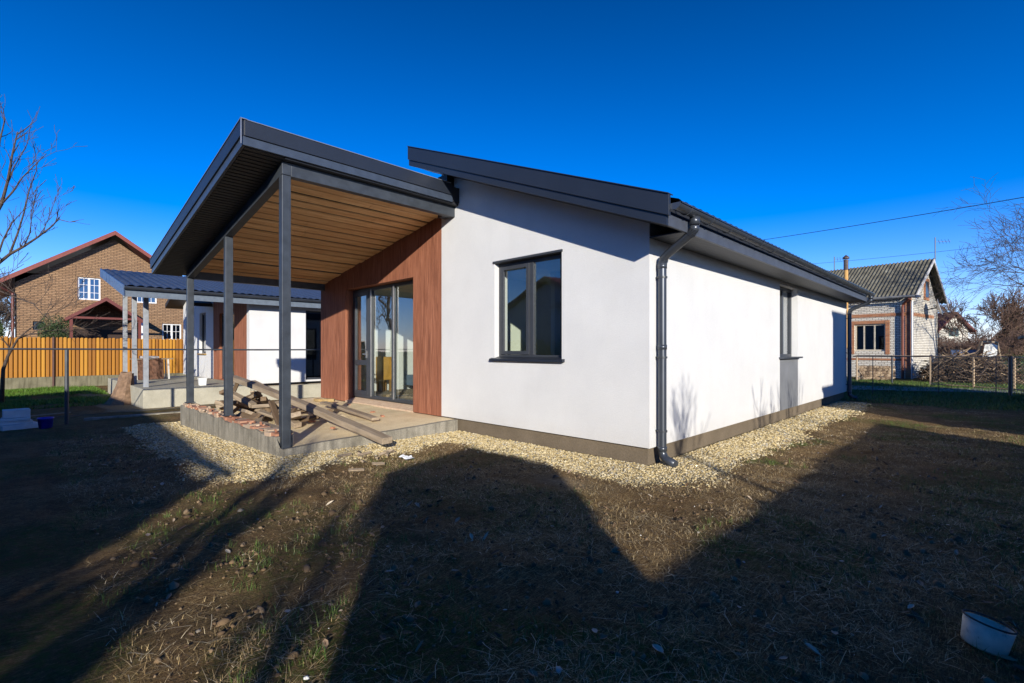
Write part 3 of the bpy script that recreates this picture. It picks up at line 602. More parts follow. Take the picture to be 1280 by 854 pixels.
for (a, b, c, d) in ops[:4]:
    q = MB(); frame_rect(q, 'y', bx_-.06, -.07, a, b, c, d, .075); bar(q, 'y', bx_-.06, -.07, (a+b)/2-.055, (a+b)/2+.055, c+.075, d-.075)
    for t in (.33, .67): bar(q, 'y', bx_-.075, -.03, a+.07, b-.07, c+(d-c)*t-.012, c+(d-c)*t+.012)
    for t in (.27, .73): bar(q, 'y', bx_-.073, -.03, a+(b-a)*t-.012, a+(b-a)*t+.012, c+.07, d-.07)
    fo = q.build('window', wh, Bh); MB().box(bx_-.105, bx_-.1, a+.07, b-.07, c+.07, d-.07).build('pane', M['glass2'], fo)
q = MB(); frame_rect(q, 'y', bx_-.06, -.05, .54, 1.02, 2.59, 3.09, .05); fo = q.build('window', M['frame'], Bh); MB().box(bx_-.1, bx_-.095, .59, .97, 2.64, 3.04).build('pane', M['glass2'], fo)
MB().box(-49.9, bx_-.4, yl+.35, yr-.35, 3.6, 3.75).build('inner_floor', M['infloor'], Bh)
# porch
py0, py1, pm, pz, pk = 1.94, 5.22, 3.6, 3.33, .72
q = MB(); zt = pz+pk*(pm-py0)
rafter(q, py0-.1, pz-.07, pm, zt, .1, -37.2, bx_+.003); rafter(q, pm, zt, py1+.1, pz-.07, .1, -37.2, bx_+.003); pr = q.build('porch_roof', redroof, Bh)
q = MB(); q.hexa([(-37.2,py0-.13,pz-.27),(-37.16,py0-.13,pz-.27),(-37.16,pm,zt-.2),(-37.2,pm,zt-.2)], [(-37.2,py0-.13,pz-.07),(-37.16,py0-.13,pz-.07),(-37.16,pm,zt+.02),(-37.2,pm,zt+.02)])
q.hexa([(-37.2,pm,zt-.2),(-37.16,pm,zt-.2),(-37.16,py1+.13,pz-.27),(-37.2,py1+.13,pz-.27)], [(-37.2,pm,zt+.02),(-37.16,pm,zt+.02),(-37.16,py1+.13,pz-.07),(-37.2,py1+.13,pz-.07)]); q.box(-37.3, -37.2, py0, py1, pz-.1, pz+.02)
q.build('barge_board', redroof, pr)
for yy in (py0+.05, py1-.1): MB().box(-37.38, -37.23, yy, yy+.14, -.5, pz-.05).build('porch_post', redroof, Bh)
MB().box(bx_-.02, bx_+.01, 2.3, 5.2, -.5, 2.7).build('porch_shade_sheet', simple('painted_porch_shade', (.035,.018,.012), .6), Bh)  # dark sheet on the wall stands in for the shade inside the porch

# ------------------------------------------------------------------ grey brick house on the right (turned by 8.6 degrees)
C0 = P(1137, d=24, z=0); e2 = Vector((.150, .989, 0)).normalized(); e1 = Vector((-e2.y, e2.x, 0)); rzg = math.atan2(e1.y, e1.x)
Gh = thing('grey_brick_house', 'small pale grey brick house with brown quoins and corrugated roof', 'house', (C0.x, C0.y, 0), rz=0)
Mgb = bricks('pale_grey_brick', (.78,.74,.65), (.62,.58,.51), (.17,.145,.12), .25, .088, .012, .25)
Mor = bricks('orange_brown_brick', (.38,.15,.075), (.50,.24,.12), (.3,.2,.15), .25, .088, .01, .2)
def g2(l, s, z): p = C0+e1*l+e2*s; return (p.x, p.y, z)
def gbox(mb, l0, l1, s0, s1, z0, z1):
    lo = [g2(l0,s0,z0), g2(l1,s0,z0), g2(l1,s1,z0), g2(l0,s1,z0)]; hi = [g2(l0,s0,z1), g2(l1,s0,z1), g2(l1,s1,z1), g2(l0,s1,z1)]; return mb.hexa(lo, hi)
Lg, Wg, zg, zp, sp_ = 5.0, 5.0, 4.15, 6.05, 2.7
q = MB()   # front (long) wall with a window opening: L 0.98..2.35, z 1.37..2.78
gbox(q, 0, .98, 0, .3, 0, zg); gbox(q, 2.35, Lg, 0, .3, 0, zg); gbox(q, .98, 2.35, 0, .3, 0, 1.37); gbox(q, .98, 2.35, 0, .3, 2.78, zg); gbox(q, 0, Lg, Wg-.3, Wg, 0, zg-.4); gbox(q, Lg-.3, Lg, .3, Wg-.3, 0, zg)
q.poly([g2(0, .3, 0), g2(0, Wg, 0), g2(0, Wg, zg-.35), g2(0, sp_, zp-.12), g2(0, .3, zg+.15)], e1*.3); q.poly([g2(Lg-.3, .0, zg), g2(Lg-.3, Wg, zg-.4), g2(Lg-.3, sp_, zp-.12)], e1*.3)
q.build('wall', Mgb, Gh)
q = MB(); gbox(q, -.02, Lg, -.03, -.001, 3.13, 3.3); gbox(q, -.025, -.001, 0, 4.2, 3.13, 3.3); gbox(q, -.02, Lg, -.02, -.001, .9, 1.0); q.build('brick_band', Mor, Gh)
q = MB(); gbox(q, -.03, .16, -.03, -.001, 0, zg); gbox(q, -.03, -.001, -.0, .22, 0, zg); gbox(q, .80, .98, -.025, -.001, 1.2, 2.95); gbox(q, 2.35, 2.53, -.025, -.001, 1.2, 2.95); gbox(q, .98, 2.35, -.025, -.001, 2.78, 2.95); q.build('quoin', Mor, Gh)
q = MB(); gbox(q, .98, 1.06, .08, .14, 1.37, 2.78); gbox(q, 2.27, 2.35, .08, .14, 1.37, 2.78); gbox(q, 1.06, 2.27, .08, .14, 1.37, 1.45); gbox(q, 1.06, 2.27, .08, .14, 2.70, 2.78); gbox(q, 1.44, 1.5, .08, .14, 1.45, 2.7); gbox(q, 1.9, 1.96, .08, .14, 1.45, 2.7)
fo = q.build('window', simple('worn_white_paint', (.5,.45,.36), .7, 0, .4, 30), Gh); gbox(MB(), 1.06, 2.27, .11, .115, 1.45, 2.7).build('pane', M['glass2'], fo)
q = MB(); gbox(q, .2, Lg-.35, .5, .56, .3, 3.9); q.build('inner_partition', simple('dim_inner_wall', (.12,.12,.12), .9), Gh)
q = MB(); gbox(q, -.05, -.002, 2.35, 3.2, 4.05, 5.2); fo = q.build('attic_window', Mor, Gh); gbox(MB(), -.06, -.051, 2.5, 3.05, 4.2, 5.05).build('pane', simple('dark_attic_pane', (.03,.035,.04), .1), fo)
# corrugated roof, two pitches
def corr(name, s0, z0, s1, z1, l0, l1, mat, par):
    L = math.hypot(s1-s0, z1-z0); n = int(L/.15); m = int((l1-l0)/.025); A, B = np.meshgrid(np.linspace(0,1,n+1), np.linspace(l0,l1,m+1))
    s_ = s0+(s1-s0)*A; z_ = z0+(z1-z0)*A+.03*np.cos(2*math.pi*B/.17)+.012*(((A*L) % 1.2)/1.2)
    V = np.stack([C0.x+e1.x*B+e2.x*s_, C0.y+e1.y*B+e2.y*s_, z_], -1).reshape(-1,3)-np.array(parent_loc(par)); I, J = np.meshgrid(np.arange(n), np.arange(m)); a = (J*(n+1)+I).ravel()
    return npmesh(name, V, np.stack([a, a+1, a+n+2, a+n+1], 1), mat, par, smooth=True)
b = NB('asbestos_sheet'); n = b.noise(b.pos(), 2.5, 7, .7); b.col(b.ramp(n, [(.3,(.07,.066,.05)), (.5,(.13,.12,.09)), (.66,(.2,.19,.145)), (.76,(.42,.41,.33))])).set(.9); M['asb'] = b.m
kg = (zp-zg)/sp_; r3 = corr('roof', -.4, zg-.05, sp_, zp+.15, -.35, Lg+.3, M['asb'], Gh); corr('roof', sp_, zp+.15, Wg+.5, 4.0, -.35, Lg+.3, M['asb'], Gh)
wb = simple('bare_grey_board', (.5,.5,.52), .7)
q = MB(); q.poly([g2(-.37, -.42, zg-.28), g2(-.37, sp_, zp-.05), g2(-.37, sp_, zp+.14), g2(-.37, -.42, zg-.07)], e1*.03); q.poly([g2(-.37, sp_, zp-.05), g2(-.37, Wg+.5, 3.78), g2(-.37, Wg+.5, 3.98), g2(-.37, sp_, zp+.14)], e1*.03); gbox(q, -.3, Lg+.3, -.44, -.41, zg-.18, zg-.08); q.build('barge_board', wb, r3)
q = MB(); q.tube([g2(-.3, -.5, zg-.1), g2(Lg, -.5, zg-.1)], .06, 8); q.build('gutter', simple('grey_gutter', (.2,.2,.2), .5), Gh)
q = MB(); q.tube([g2(-.1, -.45, zg-.2), g2(.22, -.14, zg-.45), g2(.25, -.12, zg-.6), g2(.25, -.12, 0)], .06, 8); q.build('downpipe', simple('rust_red_pipe', (.17,.05,.03), .6), Gh)
q = MB(); q.tube([g2(-.12, -.1, zg-.3), g2(-.12, -.1, 0)], .05, 8); q.build('downpipe', simple('zinc_pipe', (.4,.42,.45), .4, .5), Gh)
q = MB(); q.tube([g2(2.55, -.55, 1.5), g2(2.55, -.55, zg+1.5)], .10, 10); fl = q.build('flue_pipe', simple('yellow_ochre_pipe', (.50,.28,.08), .5), Gh)
q = MB(); q.tube([g2(2.55, -.55, zg+1.5), g2(2.55, -.55, zg+2.05)], .11, 10); q.lathe([(.16,.0), (.15,.08), (.02,.2)], g2(2.55, -.55, zg+2.1), 12); q.build('flue_cap', simple('brown_steel_flue', (.12,.09,.08), .4, .5), fl)
def antenna(base, h, name, lab):
    a_ = thing(name, lab, 'antenna', base); q = MB(); q.tube([base, base+Vector((0,0,h))], .025, 5); q.build('mast', M['post'], a_)
    q = MB(); q.tube([base+Vector((0,0,h*.8)), base+Vector((.6,.25,h*.8))], .012, 4)
    for k in range(4): c = base+Vector((.15+.13*k, .06+.055*k, h*.8)); q.tube([c-Vector((-.05,.2,0))-Vector((0,0,.15)), c+Vector((-.05,.2,0))+Vector((0,0,.15))], .009, 4)
    q.build('aerial', M['post'], a_)
antenna(P(1169, 326, d=26), 1.25, 'tv_antenna', 'thin TV antenna on the gable peak of the grey brick house')
antenna(P(1043, 338, d=30), .85, 'tv_antenna', 'short TV antenna at the far ridge end of the corrugated roof')
dp = P(1174, 384, d=25); sd = thing('satellite_dish', 'white satellite dish at the gable corner of the grey brick house', 'satellite dish', dp)
q = MB(); Md = Vector((-Fw[0]*.7+Rt[0]*.7, -Fw[1]*.7+Rt[1]*.7, .25)).to_track_quat('Z', 'Y').to_matrix().to_4x4(); q.lathe([(.01,-.10), (.18,-.08), (.33,-.03), (.42,.03), (.43,.035), (.33,-.01), (.18,-.06), (.01,-.08)], dp, 20, Md); q.build('dish', simple('dirty_white_paint', (.62,.62,.6), .5), sd, smooth=True)
q = MB(); q.tube([dp, dp+Vector((-.15,-.35,.05))], .02, 5); q.tube([dp, dp+Vector((-.5,.1,-.1))], .03, 5); q.build('arm', M['post'], sd)
lm = P(1146, 371, d=23.5); wl = thing('wall_lamp', 'grey wall lamp under the eave corner of the grey brick house', 'lamp', lm)
MB().tube([lm, lm+Vector((.05,.1,.0)), lm+Vector((.0,.35,-.05))], .03, 6).build('arm', M['post'], wl); MB().lathe([(.02,.08),(.15,.03),(.16,-.06),(.02,-.07)], lm+Vector((0,0,.02)), 12).build('lamp_shade', M['pipe'], wl)

# distant little house
Dh0 = P(1192, d=100, z=0); Sd = thing('distant_house', 'small far white gabled house with dark roof above the bare thicket', 'house', Dh0)
rD = Vector((Rt[0], Rt[1], 0)); fD = Vector((Fw[0], Fw[1], 0)); pk_ = 1.45+45/607*100; evz = pk_-3.2
def dd_(a, b_, z): p = Dh0+rD*a+fD*b_; return (p.x, p.y, z)
MB().poly([dd_(-3,0,0), dd_(3,0,0), dd_(3,0,evz), dd_(0,0,pk_-.2), dd_(-3,0,evz)], fD*8).build('wall', simple('cream_render', (.6,.57,.5), .9), Sd)
q = MB(); q.poly([dd_(-3.8,-.8,evz-.7), dd_(0,-.8,pk_), dd_(0,-.8,pk_+.35), dd_(-3.9,-.8,evz-.35)], fD*9); q.poly([dd_(0,-.8,pk_), dd_(3.8,-.8,evz-.7), dd_(3.9,-.8,evz-.35), dd_(0,-.8,pk_+.35)], fD*9); q.build('roof', redroof, Sd)
q = MB(); q.poly([dd_(-1,-.1,evz-1.5), dd_(1,-.1,evz-1.5), dd_(1,-.1,evz+.3), dd_(-1,-.1,evz+.3)], fD*.09); fo = q.build('window', simple('green_frame', (.1,.16,.15), .5), Sd)
q = MB(); q.poly([dd_(-.85,-.13,evz-1.3), dd_(-.08,-.13,evz-1.3), dd_(-.08,-.13,evz+.15), dd_(-.85,-.13,evz+.15)], fD*.02); q.poly([dd_(.08,-.13,evz-1.3), dd_(.85,-.13,evz-1.3), dd_(.85,-.13,evz+.15), dd_(.08,-.13,evz+.15)], fD*.02); q.build('pane', M['glass2'], fo)

# ------------------------------------------------------------------ neighbours behind the camera (cast the big shadows, mirrored in the glass)
Nh = thing('long_neighbour_house', 'long grey-blue house with dark red roof behind the camera', 'house', (-8, -9.5, 0))
wall('wall', simple('grey_blue_render', (.30,.33,.38), .9), Nh, 'x', -5.75, -.3, -14, 3.3, 0, 3.35, [(-12, -10.8, 1.1, 2.5)])
for b_ in ((-14, 3.3, -13, -12.7), (-14, -13.7, -12.7, -6.05), (3.0, 3.3, -12.7, -6.05)): MB().box(*b_, -.5, 3.3).build('wall', M['white'], Nh)
q = MB(); q.hexa([(-14.2,-5.5,3.3),(3.35,-5.5,3.3),(3.35,-9.4,4.9),(-14.2,-9.4,4.9)], [(-14.2,-5.5,3.42),(3.35,-5.5,3.42),(3.35,-9.4,5.02),(-14.2,-9.4,5.02)]); q.hexa([(-14.2,-9.4,4.9),(3.35,-9.4,4.9),(3.35,-13.3,3.3),(-14.2,-13.3,3.3)], [(-14.2,-9.4,5.02),(3.35,-9.4,5.02),(3.35,-13.3,3.42),(-14.2,-13.3,3.42)])
q.build('roof', redroof, Nh)
Rh = thing('reflected_neighbour_house', 'grey-blue gabled house with dark red roof beyond the long house', 'house', (-22, -17, 0))
MB().poly([(-27,-14,-.6),(-16,-14,-.6),(-16,-14,3.6),(-21.5,-14,6.1),(-27,-14,3.6)], (0,-8,0)).build('wall', simple('grey_blue_siding', (.30,.34,.40), .9), Rh)
q = MB(); q.poly([(-27.6,-13.6,3.4),(-21.5,-13.6,6.15),(-15.4,-13.6,3.4),(-15.4,-13.6,3.6),(-21.5,-13.6,6.4),(-27.6,-13.6,3.6)], (0,-9,0)); q.build('roof', redroof, Rh)
def ns(n, s, z): return (-.8*s+.6*n, .6*s+.8*n, z)
Sh = thing('garden_shed', 'small plank garden shed with pitched roof behind the camera', 'shed', ns(.4, -5.5, 0))
q = MB(); q.poly([ns(-.5, -4.9, -.05), ns(1.3, -4.9, -.05), ns(1.3, -4.9, 2.95), ns(.45, -4.9, 3.25), ns(-.5, -4.9, 2.95)], Vector(ns(0,-1.6,0))); q.build('wall', M['oldwood'], Sh)
q = MB(); q.poly([ns(-.62, -4.8, 2.93), ns(.45, -4.8, 3.29), ns(1.38, -4.8, 2.95), ns(1.38, -4.8, 3.02), ns(.45, -4.8, 3.37), ns(-.62, -4.8, 3.0)], Vector(ns(0,-1.8,0))); q.build('roof', M['dark'], Sh)
Bf = thing('boundary_fence', 'solid grey sheet fence along the right side of the plot', 'fence', (3.6, 3, 0))
q = MB(); q.box(3.57, 3.6, -1.6, 8.05, -.05, 1.8); q.build('panel', M['pgrey'], Bf)
for yy in (-1.5, 1, 3.5, 6, 8.0): MB().box(3.61, 3.67, yy, yy+.06, 0, 1.85).build('post', M['post'], Bf)
Ob = thing('outbuilding', 'tall rendered outbuilding beyond the right fence', 'building', (6, 11, 0))
q = MB().box(4.0, 9.0, 10.15, 16.5, -.05, 4.8); q.build('wall', M['pgrey'], Ob); MB().box(3.9, 9.1, 10.1, 16.7, 4.8, 4.92).build('roof', M['dark'], Ob)
Ob2 = thing('low_garage', 'low block garage in front of the tall outbuilding', 'garage', (6, 9.4, 0)); MB().box(4.2, 8, 8.95, 10.1, -.05, 2.9).build('wall', M['pgrey'], Ob2); MB().box(4.1, 8.1, 8.88, 10.09, 2.9, 3.0).build('roof', M['dark'], Ob2)

# ------------------------------------------------------------------ trees
def branch(mb, p, d, L, r, lv, spread=.55, up=.12, kids=(3,4), n0=4, seg=4, minr=.004, gv=0):
    pts = [p.copy()]; rad = [r]; q = p.copy(); dd = d.copy()
    for k in range(seg):
        dd = (dd+Vector((random.gauss(0,.13), random.gauss(0,.13), random.gauss(0,.10)+up*.35))).normalized(); q = q+dd*L/seg; pts.append(q.copy()); rad.append(max(minr, r*(1-.62*(k+1)/seg)))
    mb.tube(pts, rad, 6 if lv > 2 else 4 if lv > 0 else 3, caps=False)
    if lv <= 0: return
    for k in range(random.randint(*kids)):
        t = random.uniform(.35, 1) if k else 1.0; i_ = min(seg, max(1, int(round(t*seg)))); o = Vector((random.gauss(0,1), random.gauss(0,1), random.gauss(0,.8))).normalized()
        nd = (dd+(o-dd*o.dot(dd)).normalized()*random.uniform(spread*.7, spread*1.5)+Vector((0,0,up))).normalized()
        branch(mb, pts[i_], nd, L*random.uniform(.55,.82), max(minr, rad[i_]*random.uniform(.6,.85)), lv-1, spread, up, kids, n0, seg, minr)
bark = simple('grey_brown_bark', (.075,.055,.045), .9, 0, .4, 12, .5)
def tree(base, h, r, lv, label, lean=(0,0,0), spread=.55, up=.15, kids=(3,4), minr=.006, name='bare_tree', fork=.3, nl=4, bark_=None, group=None):
    t = thing(name, label, 'tree', base, group); b1 = MB(); lean = Vector(lean); d = (Vector((0,0,1))+lean).normalized(); pts = []; q = Vector(base)-Vector((0,0,.1))
    for k in range(6): pts.append(q.copy()); q = q+(d+Vector((random.gauss(0,.05), random.gauss(0,.05), 0))).normalized()*h*fork/5
    b1.tube(pts, [r*(1.25-.1*k) for k in range(6)], 8); b1.build('trunk', bark_ or bark, t, smooth=True)
    c = MB()
    for k in range(nl):
        a_ = 2*math.pi*(k+random.random()*.6)/nl; nd = (d+Vector((math.cos(a_), math.sin(a_), .2))*spread).normalized()
        branch(c, pts[-1]-d*random.random()*h*.06, nd, h*.36, r*.62, lv, spread, up, kids, minr=minr)
    c.build('crown', bark_ or bark, t, smooth=True); return t
random.seed(21)
tb_ = G(-70, d=14); lt = thing('bare_tree', 'tall bare tree at the left edge with twigs against the sky above the brick house', 'tree', tb_)
def px3(pts, d0=14): return [P(u, v, d=d0+.25*math.sin(i_*1.7+u)) for i_, (u, v) in enumerate(pts)]
mb_ = MB(); mb_.tube([tb_-Vector((0,0,.2))]+px3([(-70,440), (-66,400), (-60,370)]), [.17,.14,.12,.10], 8); mb_.build('trunk', bark, lt, smooth=True)
limbs = [([(-62,375), (-35,352), (-8,334), (12,318), (30,308), (48,296), (66,282), (74,272)], .06), ([(-60,372), (-40,330), (-18,290), (2,255), (10,225), (16,190), (22,165)], .07),
         ([(12,318), (22,292), (30,266), (36,240), (46,212), (44,190)], .03), ([(-8,334), (4,300), (14,280), (30,262)], .03), ([(2,255), (16,240), (28,222), (50,200), (58,192)], .026),
         ([(-18,290), (-14,240), (-4,205), (0,175), (6,150), (4,138)], .04), ([(30,308), (38,290), (40,262), (47,238)], .018), ([(48,296), (56,284), (65,262), (70,246)], .012), ([(10,225), (20,205), (34,180), (38,158)], .018),
         ([(-35,352), (-10,345), (14,340), (30,330)], .02), ([(-66,395), (-30,372), (0,364), (20,372), (42,380), (52,392), (64,396)], .03), ([(-60,372), (-20,345), (0,352), (18,366), (34,378)], .02)]
c = MB()
for pts_, r_ in limbs:
    q3 = px3(pts_); n_ = len(q3); c.tube(q3, [max(.007, r_*(1-.8*i_/(n_-1))) for i_ in range(n_)], 6, False)
    for i_ in range(1, n_):
        for _ in range(2):
            t_ = random.random(); o_ = q3[i_-1].lerp(q3[i_], t_); d_ = (q3[i_]-q3[i_-1]).normalized(); sd_ = Vector((random.gauss(0,1), random.gauss(0,1), random.gauss(.5,.8))).normalized()
            branch(c, o_, (d_*.6+sd_*.8+Vector((0,0,.25))).normalized(), random.uniform(.25,.75), max(.007, r_*.3), random.choice((1,1,2)), .5, .25, (2,3), minr=.005, seg=3)
c.build('crown', bark, lt, smooth=True)
random.seed(5)
t0 = G(2, d=17.2); sm = thing('young_tree', 'thin leaning bare young tree in front of the orange fence', 'tree', t0)
MB().tube([t0, P(4, 462, d=17.2), P(10, 445, d=17.2), P(22, 424, d=17.2), P(38, 410, d=17.2)], [.07,.055,.045,.03,.015], 6).build('trunk', bark, sm, smooth=True)
c = MB()
for a_, d_ in ((P(10,445,d=17.2), (.1,.3,1)), (P(22,424,d=17.2), (.3,.9,.5)), (P(30,417,d=17.2), (0,.6,.9)), (P(14,438,d=17.2), (0,-.5,.9)), (P(26,420,d=17.2), (.2,.9,.1))): branch(c, a_, Vector(d_).normalized(), 1.3, .022, 3, .6, .05, (2,3), minr=.006)
c.build('crown', bark, sm)
random.seed(11)
tree(P(1400, d=20, z=0), 8.2, .15, 5, 'bare spreading tree reaching in at the right edge against the sky', (-.15,.05,0), .75, .0, (3,4), .006, fork=.33, nl=5)
random.seed(3)
for n_, s_, h_, lv, fk, lab in ((-1.75, -6.0, 2.7, 2, .85, 'bare fruit tree with a straight trunk behind the camera'), (-1.05, -7.6, 2.6, 3, .75, 'bushy bare fruit tree further behind the camera'), (-2.1, -6.6, 2.1, 3, .6, 'low bare fruit tree behind the camera nearest the long house')):
    tree(Vector(ns(n_, s_, 0)), h_, .10, lv, lab, (0,0,0), .45, .15, (3,4), .012, fork=fk)
for k, (yy, h_, x_, lab) in enumerate(((1.35, 2.75, 3.9, 'thin bare sapling behind the right fence, nearest the shed'), (4.6, 2.5, 4.1, 'low bare sapling behind the middle of the right fence'), (6.3, 2.6, 4.0, 'bare sapling behind the right fence near its gateway'))):
    tree(Vector((x_, yy, 0)), h_, .035, 3, lab, (0,0,0), .38, .3, (2,3), .007, 'bare_sapling', .45, 3)
# leafy masses
def leafcloud(name, mat, parent, blobs, n, size, flat=.5):
    out = []; tot = sum(b_[3]*b_[4]*b_[5] for b_ in blobs)
    for (cx, cy, cz, rx, ry, rz_) in blobs:
        m = max(20, int(n*rx*ry*rz_/tot)); v = rng.normal(size=(m,3)); v /= np.linalg.norm(v, axis=1)[:,None]; v *= (rng.random(m)**.45)[:,None]
        out.append(v*np.array([rx,ry,rz_])+np.array([cx,cy,cz]))
    Cc = np.concatenate(out); m = len(Cc); a_ = rng.normal(size=(m,3)); a_ /= np.linalg.norm(a_, axis=1)[:,None]; b_ = np.cross(a_, rng.normal(size=(m,3))); b_ /= np.linalg.norm(b_, axis=1)[:,None]
    sz = size*(.5+rng.random(m))[:,None]; V = np.stack([Cc-a_*sz, Cc+b_*sz*flat, Cc+a_*sz, Cc-b_*sz*flat], 1).reshape(-1,3)-np.array(parent_loc(parent)); F = np.arange(m*4).reshape(-1,4)
    return npmesh(name, V, F, mat, parent)
evg = island('evergreen_needles', [(0,(.025,.05,.018)), (.6,(.05,.085,.03)), (1,(.085,.12,.045))], .8, 10)
def bush(name, u, d, wpx, top_v, label, mat, n, size, nb=8, cat='shrub', flat=.35, stem=True):
    b0 = G(u, d=d); r_ = wpx/607*d/2; h_ = 1.45+(437-top_v)/607*d; t = thing(name, label, cat, b0)
    MB().tube([b0, b0+Vector((0,0,h_*.6))], [.08,.03], 6).build('stem', bark, t)
    bl = []
    for k in range(nb):
        a_ = random.random()*6.28; q = random.random()**.5*.6; zz = random.uniform(.25,.8)*h_; sh = 1-.45*zz/h_
        bl.append((b0.x+math.cos(a_)*q*r_*sh, b0.y+math.sin(a_)*q*r_*sh, zz, r_*.5*sh, r_*.5*sh, h_*.24))
    leafcloud('foliage', mat, t, bl, n, size, flat); return t
bush('juniper', 70, 27.5, 50, 394, 'dark green juniper between the orange fence and the brick house', evg, 16000, .045, 12)
bush('evergreen_shrub', -4, 27.5, 26, 398, 'green shrub at the left edge behind the orange fence', evg, 6000, .05, 7)
bush('evergreen_tree', 1268, 34, 44, 378, 'dark green evergreen at the right edge behind the thicket', evg, 12000, .09, 12, 'tree')
random.seed(8)
tw = simple('reddish_twigs', (.16,.10,.075), .9, 0, .3, 6)
tree(P(1222, d=33, z=0), 5.4, .09, 5, 'reddish bare shrub tree standing above the thicket', (0,0,0), .65, .1, (3,4), .012, 'bare_shrub', .2, 6, tw)
for u_, d_, h_, lab in ((1182, 40, 3.0, 'brown bare bush below the distant white house'), (1196, 45, 3.3, 'farthest brown bush in front of the distant house'), (1207, 32, 2.3, 'brown bare bush behind the blue junk boxes'), (1243, 33, 3.0, 'tall brown bush behind the leaning white sheet'), (1266, 30, 3.2, 'brown bare bush near the right edge')):
    tree(P(u_, d=d_, z=0), h_, .04, 4, lab, (0,0,0), .8, .12, (3,5), .009, 'bare_bush', .06, 8, tw)
random.seed(15)
for u_, d_, h_, lab in ((5, 48, 6.5, 'far bare tree left of the brick house'), (-8, 40, 5.5, 'bare tree at the left edge beyond the fence')): tree(P(u_, d=d_, z=0), h_, .1, 5, lab, (0,0,0), .6, .15, (3,4), .014)
# far tree belt on the horizon
q = thing('pruned_conifer', 'narrow dark conifer behind the camera in front of the long house', 'tree', ns(-2.6, -4.5, 0))
MB().tube([ns(-2.6, -4.5, -.1), ns(-2.6, -4.5, 2.4)], [.07, .03], 6).build('trunk', bark, q)
leafcloud('foliage', evg, q, [ns(-2.6, -4.5, .6+.26*k)+(.42-.035*k, .42-.035*k, .3) for k in range(9)]+[ns(-2.1, -4.3, .9)+(.42, .42, .9), ns(-2.25, -4.1, 1.3)+(.35, .35, .9)], 26000, .035)
q = thing('hedge_behind', 'dark green hedge along the long neighbour house', 'hedge', (-9, -4.4, 0))
leafcloud('foliage', evg, q, [(-16+1.1*k, -4.3, .9, .9, .5, 1.0) for k in range(12)], 16000, .07)
belt = thing('tree_belt', 'far line of bare brown trees on the horizon', 'tree line', (0, 150, 0)); bl = []
for k in range(140):
    a_ = R(-60+k*1.6); r_ = 140+random.random()*30; bl.append((math.sin(a_-R(10))*r_, math.cos(a_-R(10))*r_, 2.6, 4, 4, 2.2+random.random()*1.6))
lf = leafcloud('foliage', tw, belt, bl, 30000, .5, .3); belt['kind'] = 'stuff'; lf['kind'] = 'stuff'

# ------------------------------------------------------------------ right fences, debris of the neighbour
Cf = thing('chain_link_fence', 'tan framed chain-link fence in front of the brush heap', 'fence', P(1163, 482))
fpts = [P(1071, 476), P(1115, 479), P(1163, 482), P(1217, 485.5), P(1268, 489), P(1300, 492)]
tanp = simple('tan_painted_tube', (.42,.31,.2), .6)
for k, p in enumerate(fpts): MB().tube([p, Vector((p.x, p.y, 1.19))], .035, 6).build('post', M['post'] if k in (1,) else tanp, Cf)
q = MB(); q.tube([(p.x, p.y, 1.18) for p in fpts], .022, 5); q.tube([(p.x, p.y, .06) for p in fpts[2:]], .03, 5); q.build('rail', tanp, Cf)
A, B_ = fpts[2], fpts[-1]; LL = (B_-A).length; q = MB(); st = .12; k = 0; dn = (B_-A).normalized()
while k*st < LL+1.1:
    for sg in (1, -1):
        t0_, t1_ = k*st, k*st-1.1; z0_, z1_ = (.08, 1.17) if sg > 0 else (1.17, .08)
        ta, tb = max(0, t1_), min(LL, t0_)
        if ta < tb:
            za = z0_+(z1_-z0_)*(t0_-tb)/1.1; zb = z0_+(z1_-z0_)*(t0_-ta)/1.1
            q.tube([A+dn*tb+Vector((0,0,za)), A+dn*ta+Vector((0,0,zb))], .007, 3, False)
    k += 1
q.build('mesh', simple('rusty_wire', (.3,.24,.17), .6), Cf)
Nf = thing('stake_fence', 'dark thin steel stakes carrying a wire beside the drive', 'fence', P(1263, 494))
for u_, v_, r_ in ((1091, 494, .012), (1173, 495, .01), (1245, 495, .012), (1263, 495, .05)): p = P(u_, v_); MB().tube([p, Vector((p.x, p.y, 1.24))], r_, 6).build('post', M['frame'], Nf)
q = MB(); q.tube([P(1066, 445.5, d=15.4), P(1160, 446, d=15.4), P(1263, 446, d=15.2)], .014, 4); q.build('rail', M['frame'], Nf)
bp = P(1200, d=21.5, z=0); hp = thing('brush_heap', 'heap of cut branches and dead leaves behind the chain-link fence', 'brush heap', bp)
q = MB(); random.seed(31)
for _ in range(420):
    u_ = random.uniform(1164, 1262); d_ = random.uniform(20.5, 23.5); mx_ = 1.25*math.exp(-((u_-1205)/55)**2)+.1; c_ = P(u_, d=d_, z=random.random()*mx_); a_ = Vector((random.gauss(0,1), random.gauss(0,1), random.gauss(0,.45))).normalized()*random.uniform(.2,.8)
    q.tube([c_-a_, c_+Vector((0,0,random.uniform(-.05,.08))), c_+a_], random.uniform(.006,.028), 4, False)
q.build('branches', island('cut_branches', [(0,(.05,.03,.02)), (.7,(.13,.09,.06)), (1,(.33,.24,.15))], .9), hp)
bl = []
for k in range(14): u_ = 1166+k*7; c_ = P(u_, d=22, z=.35); hh = 1.1*math.exp(-((u_-1205)/50)**2)+.1; bl.append((c_.x, c_.y, hh*.45, .7, .7, hh*.5))
leafcloud('leaves', island('dead_leaves_heap', [(0,(.05,.03,.02)), (.6,(.12,.075,.045)), (1,(.3,.2,.12))], .9), hp, bl, 9000, .06)
fw = thing('firewood_stack', 'low stack of firewood against the grey brick house', 'firewood', P(1094, d=22.6, z=0)); q = MB()
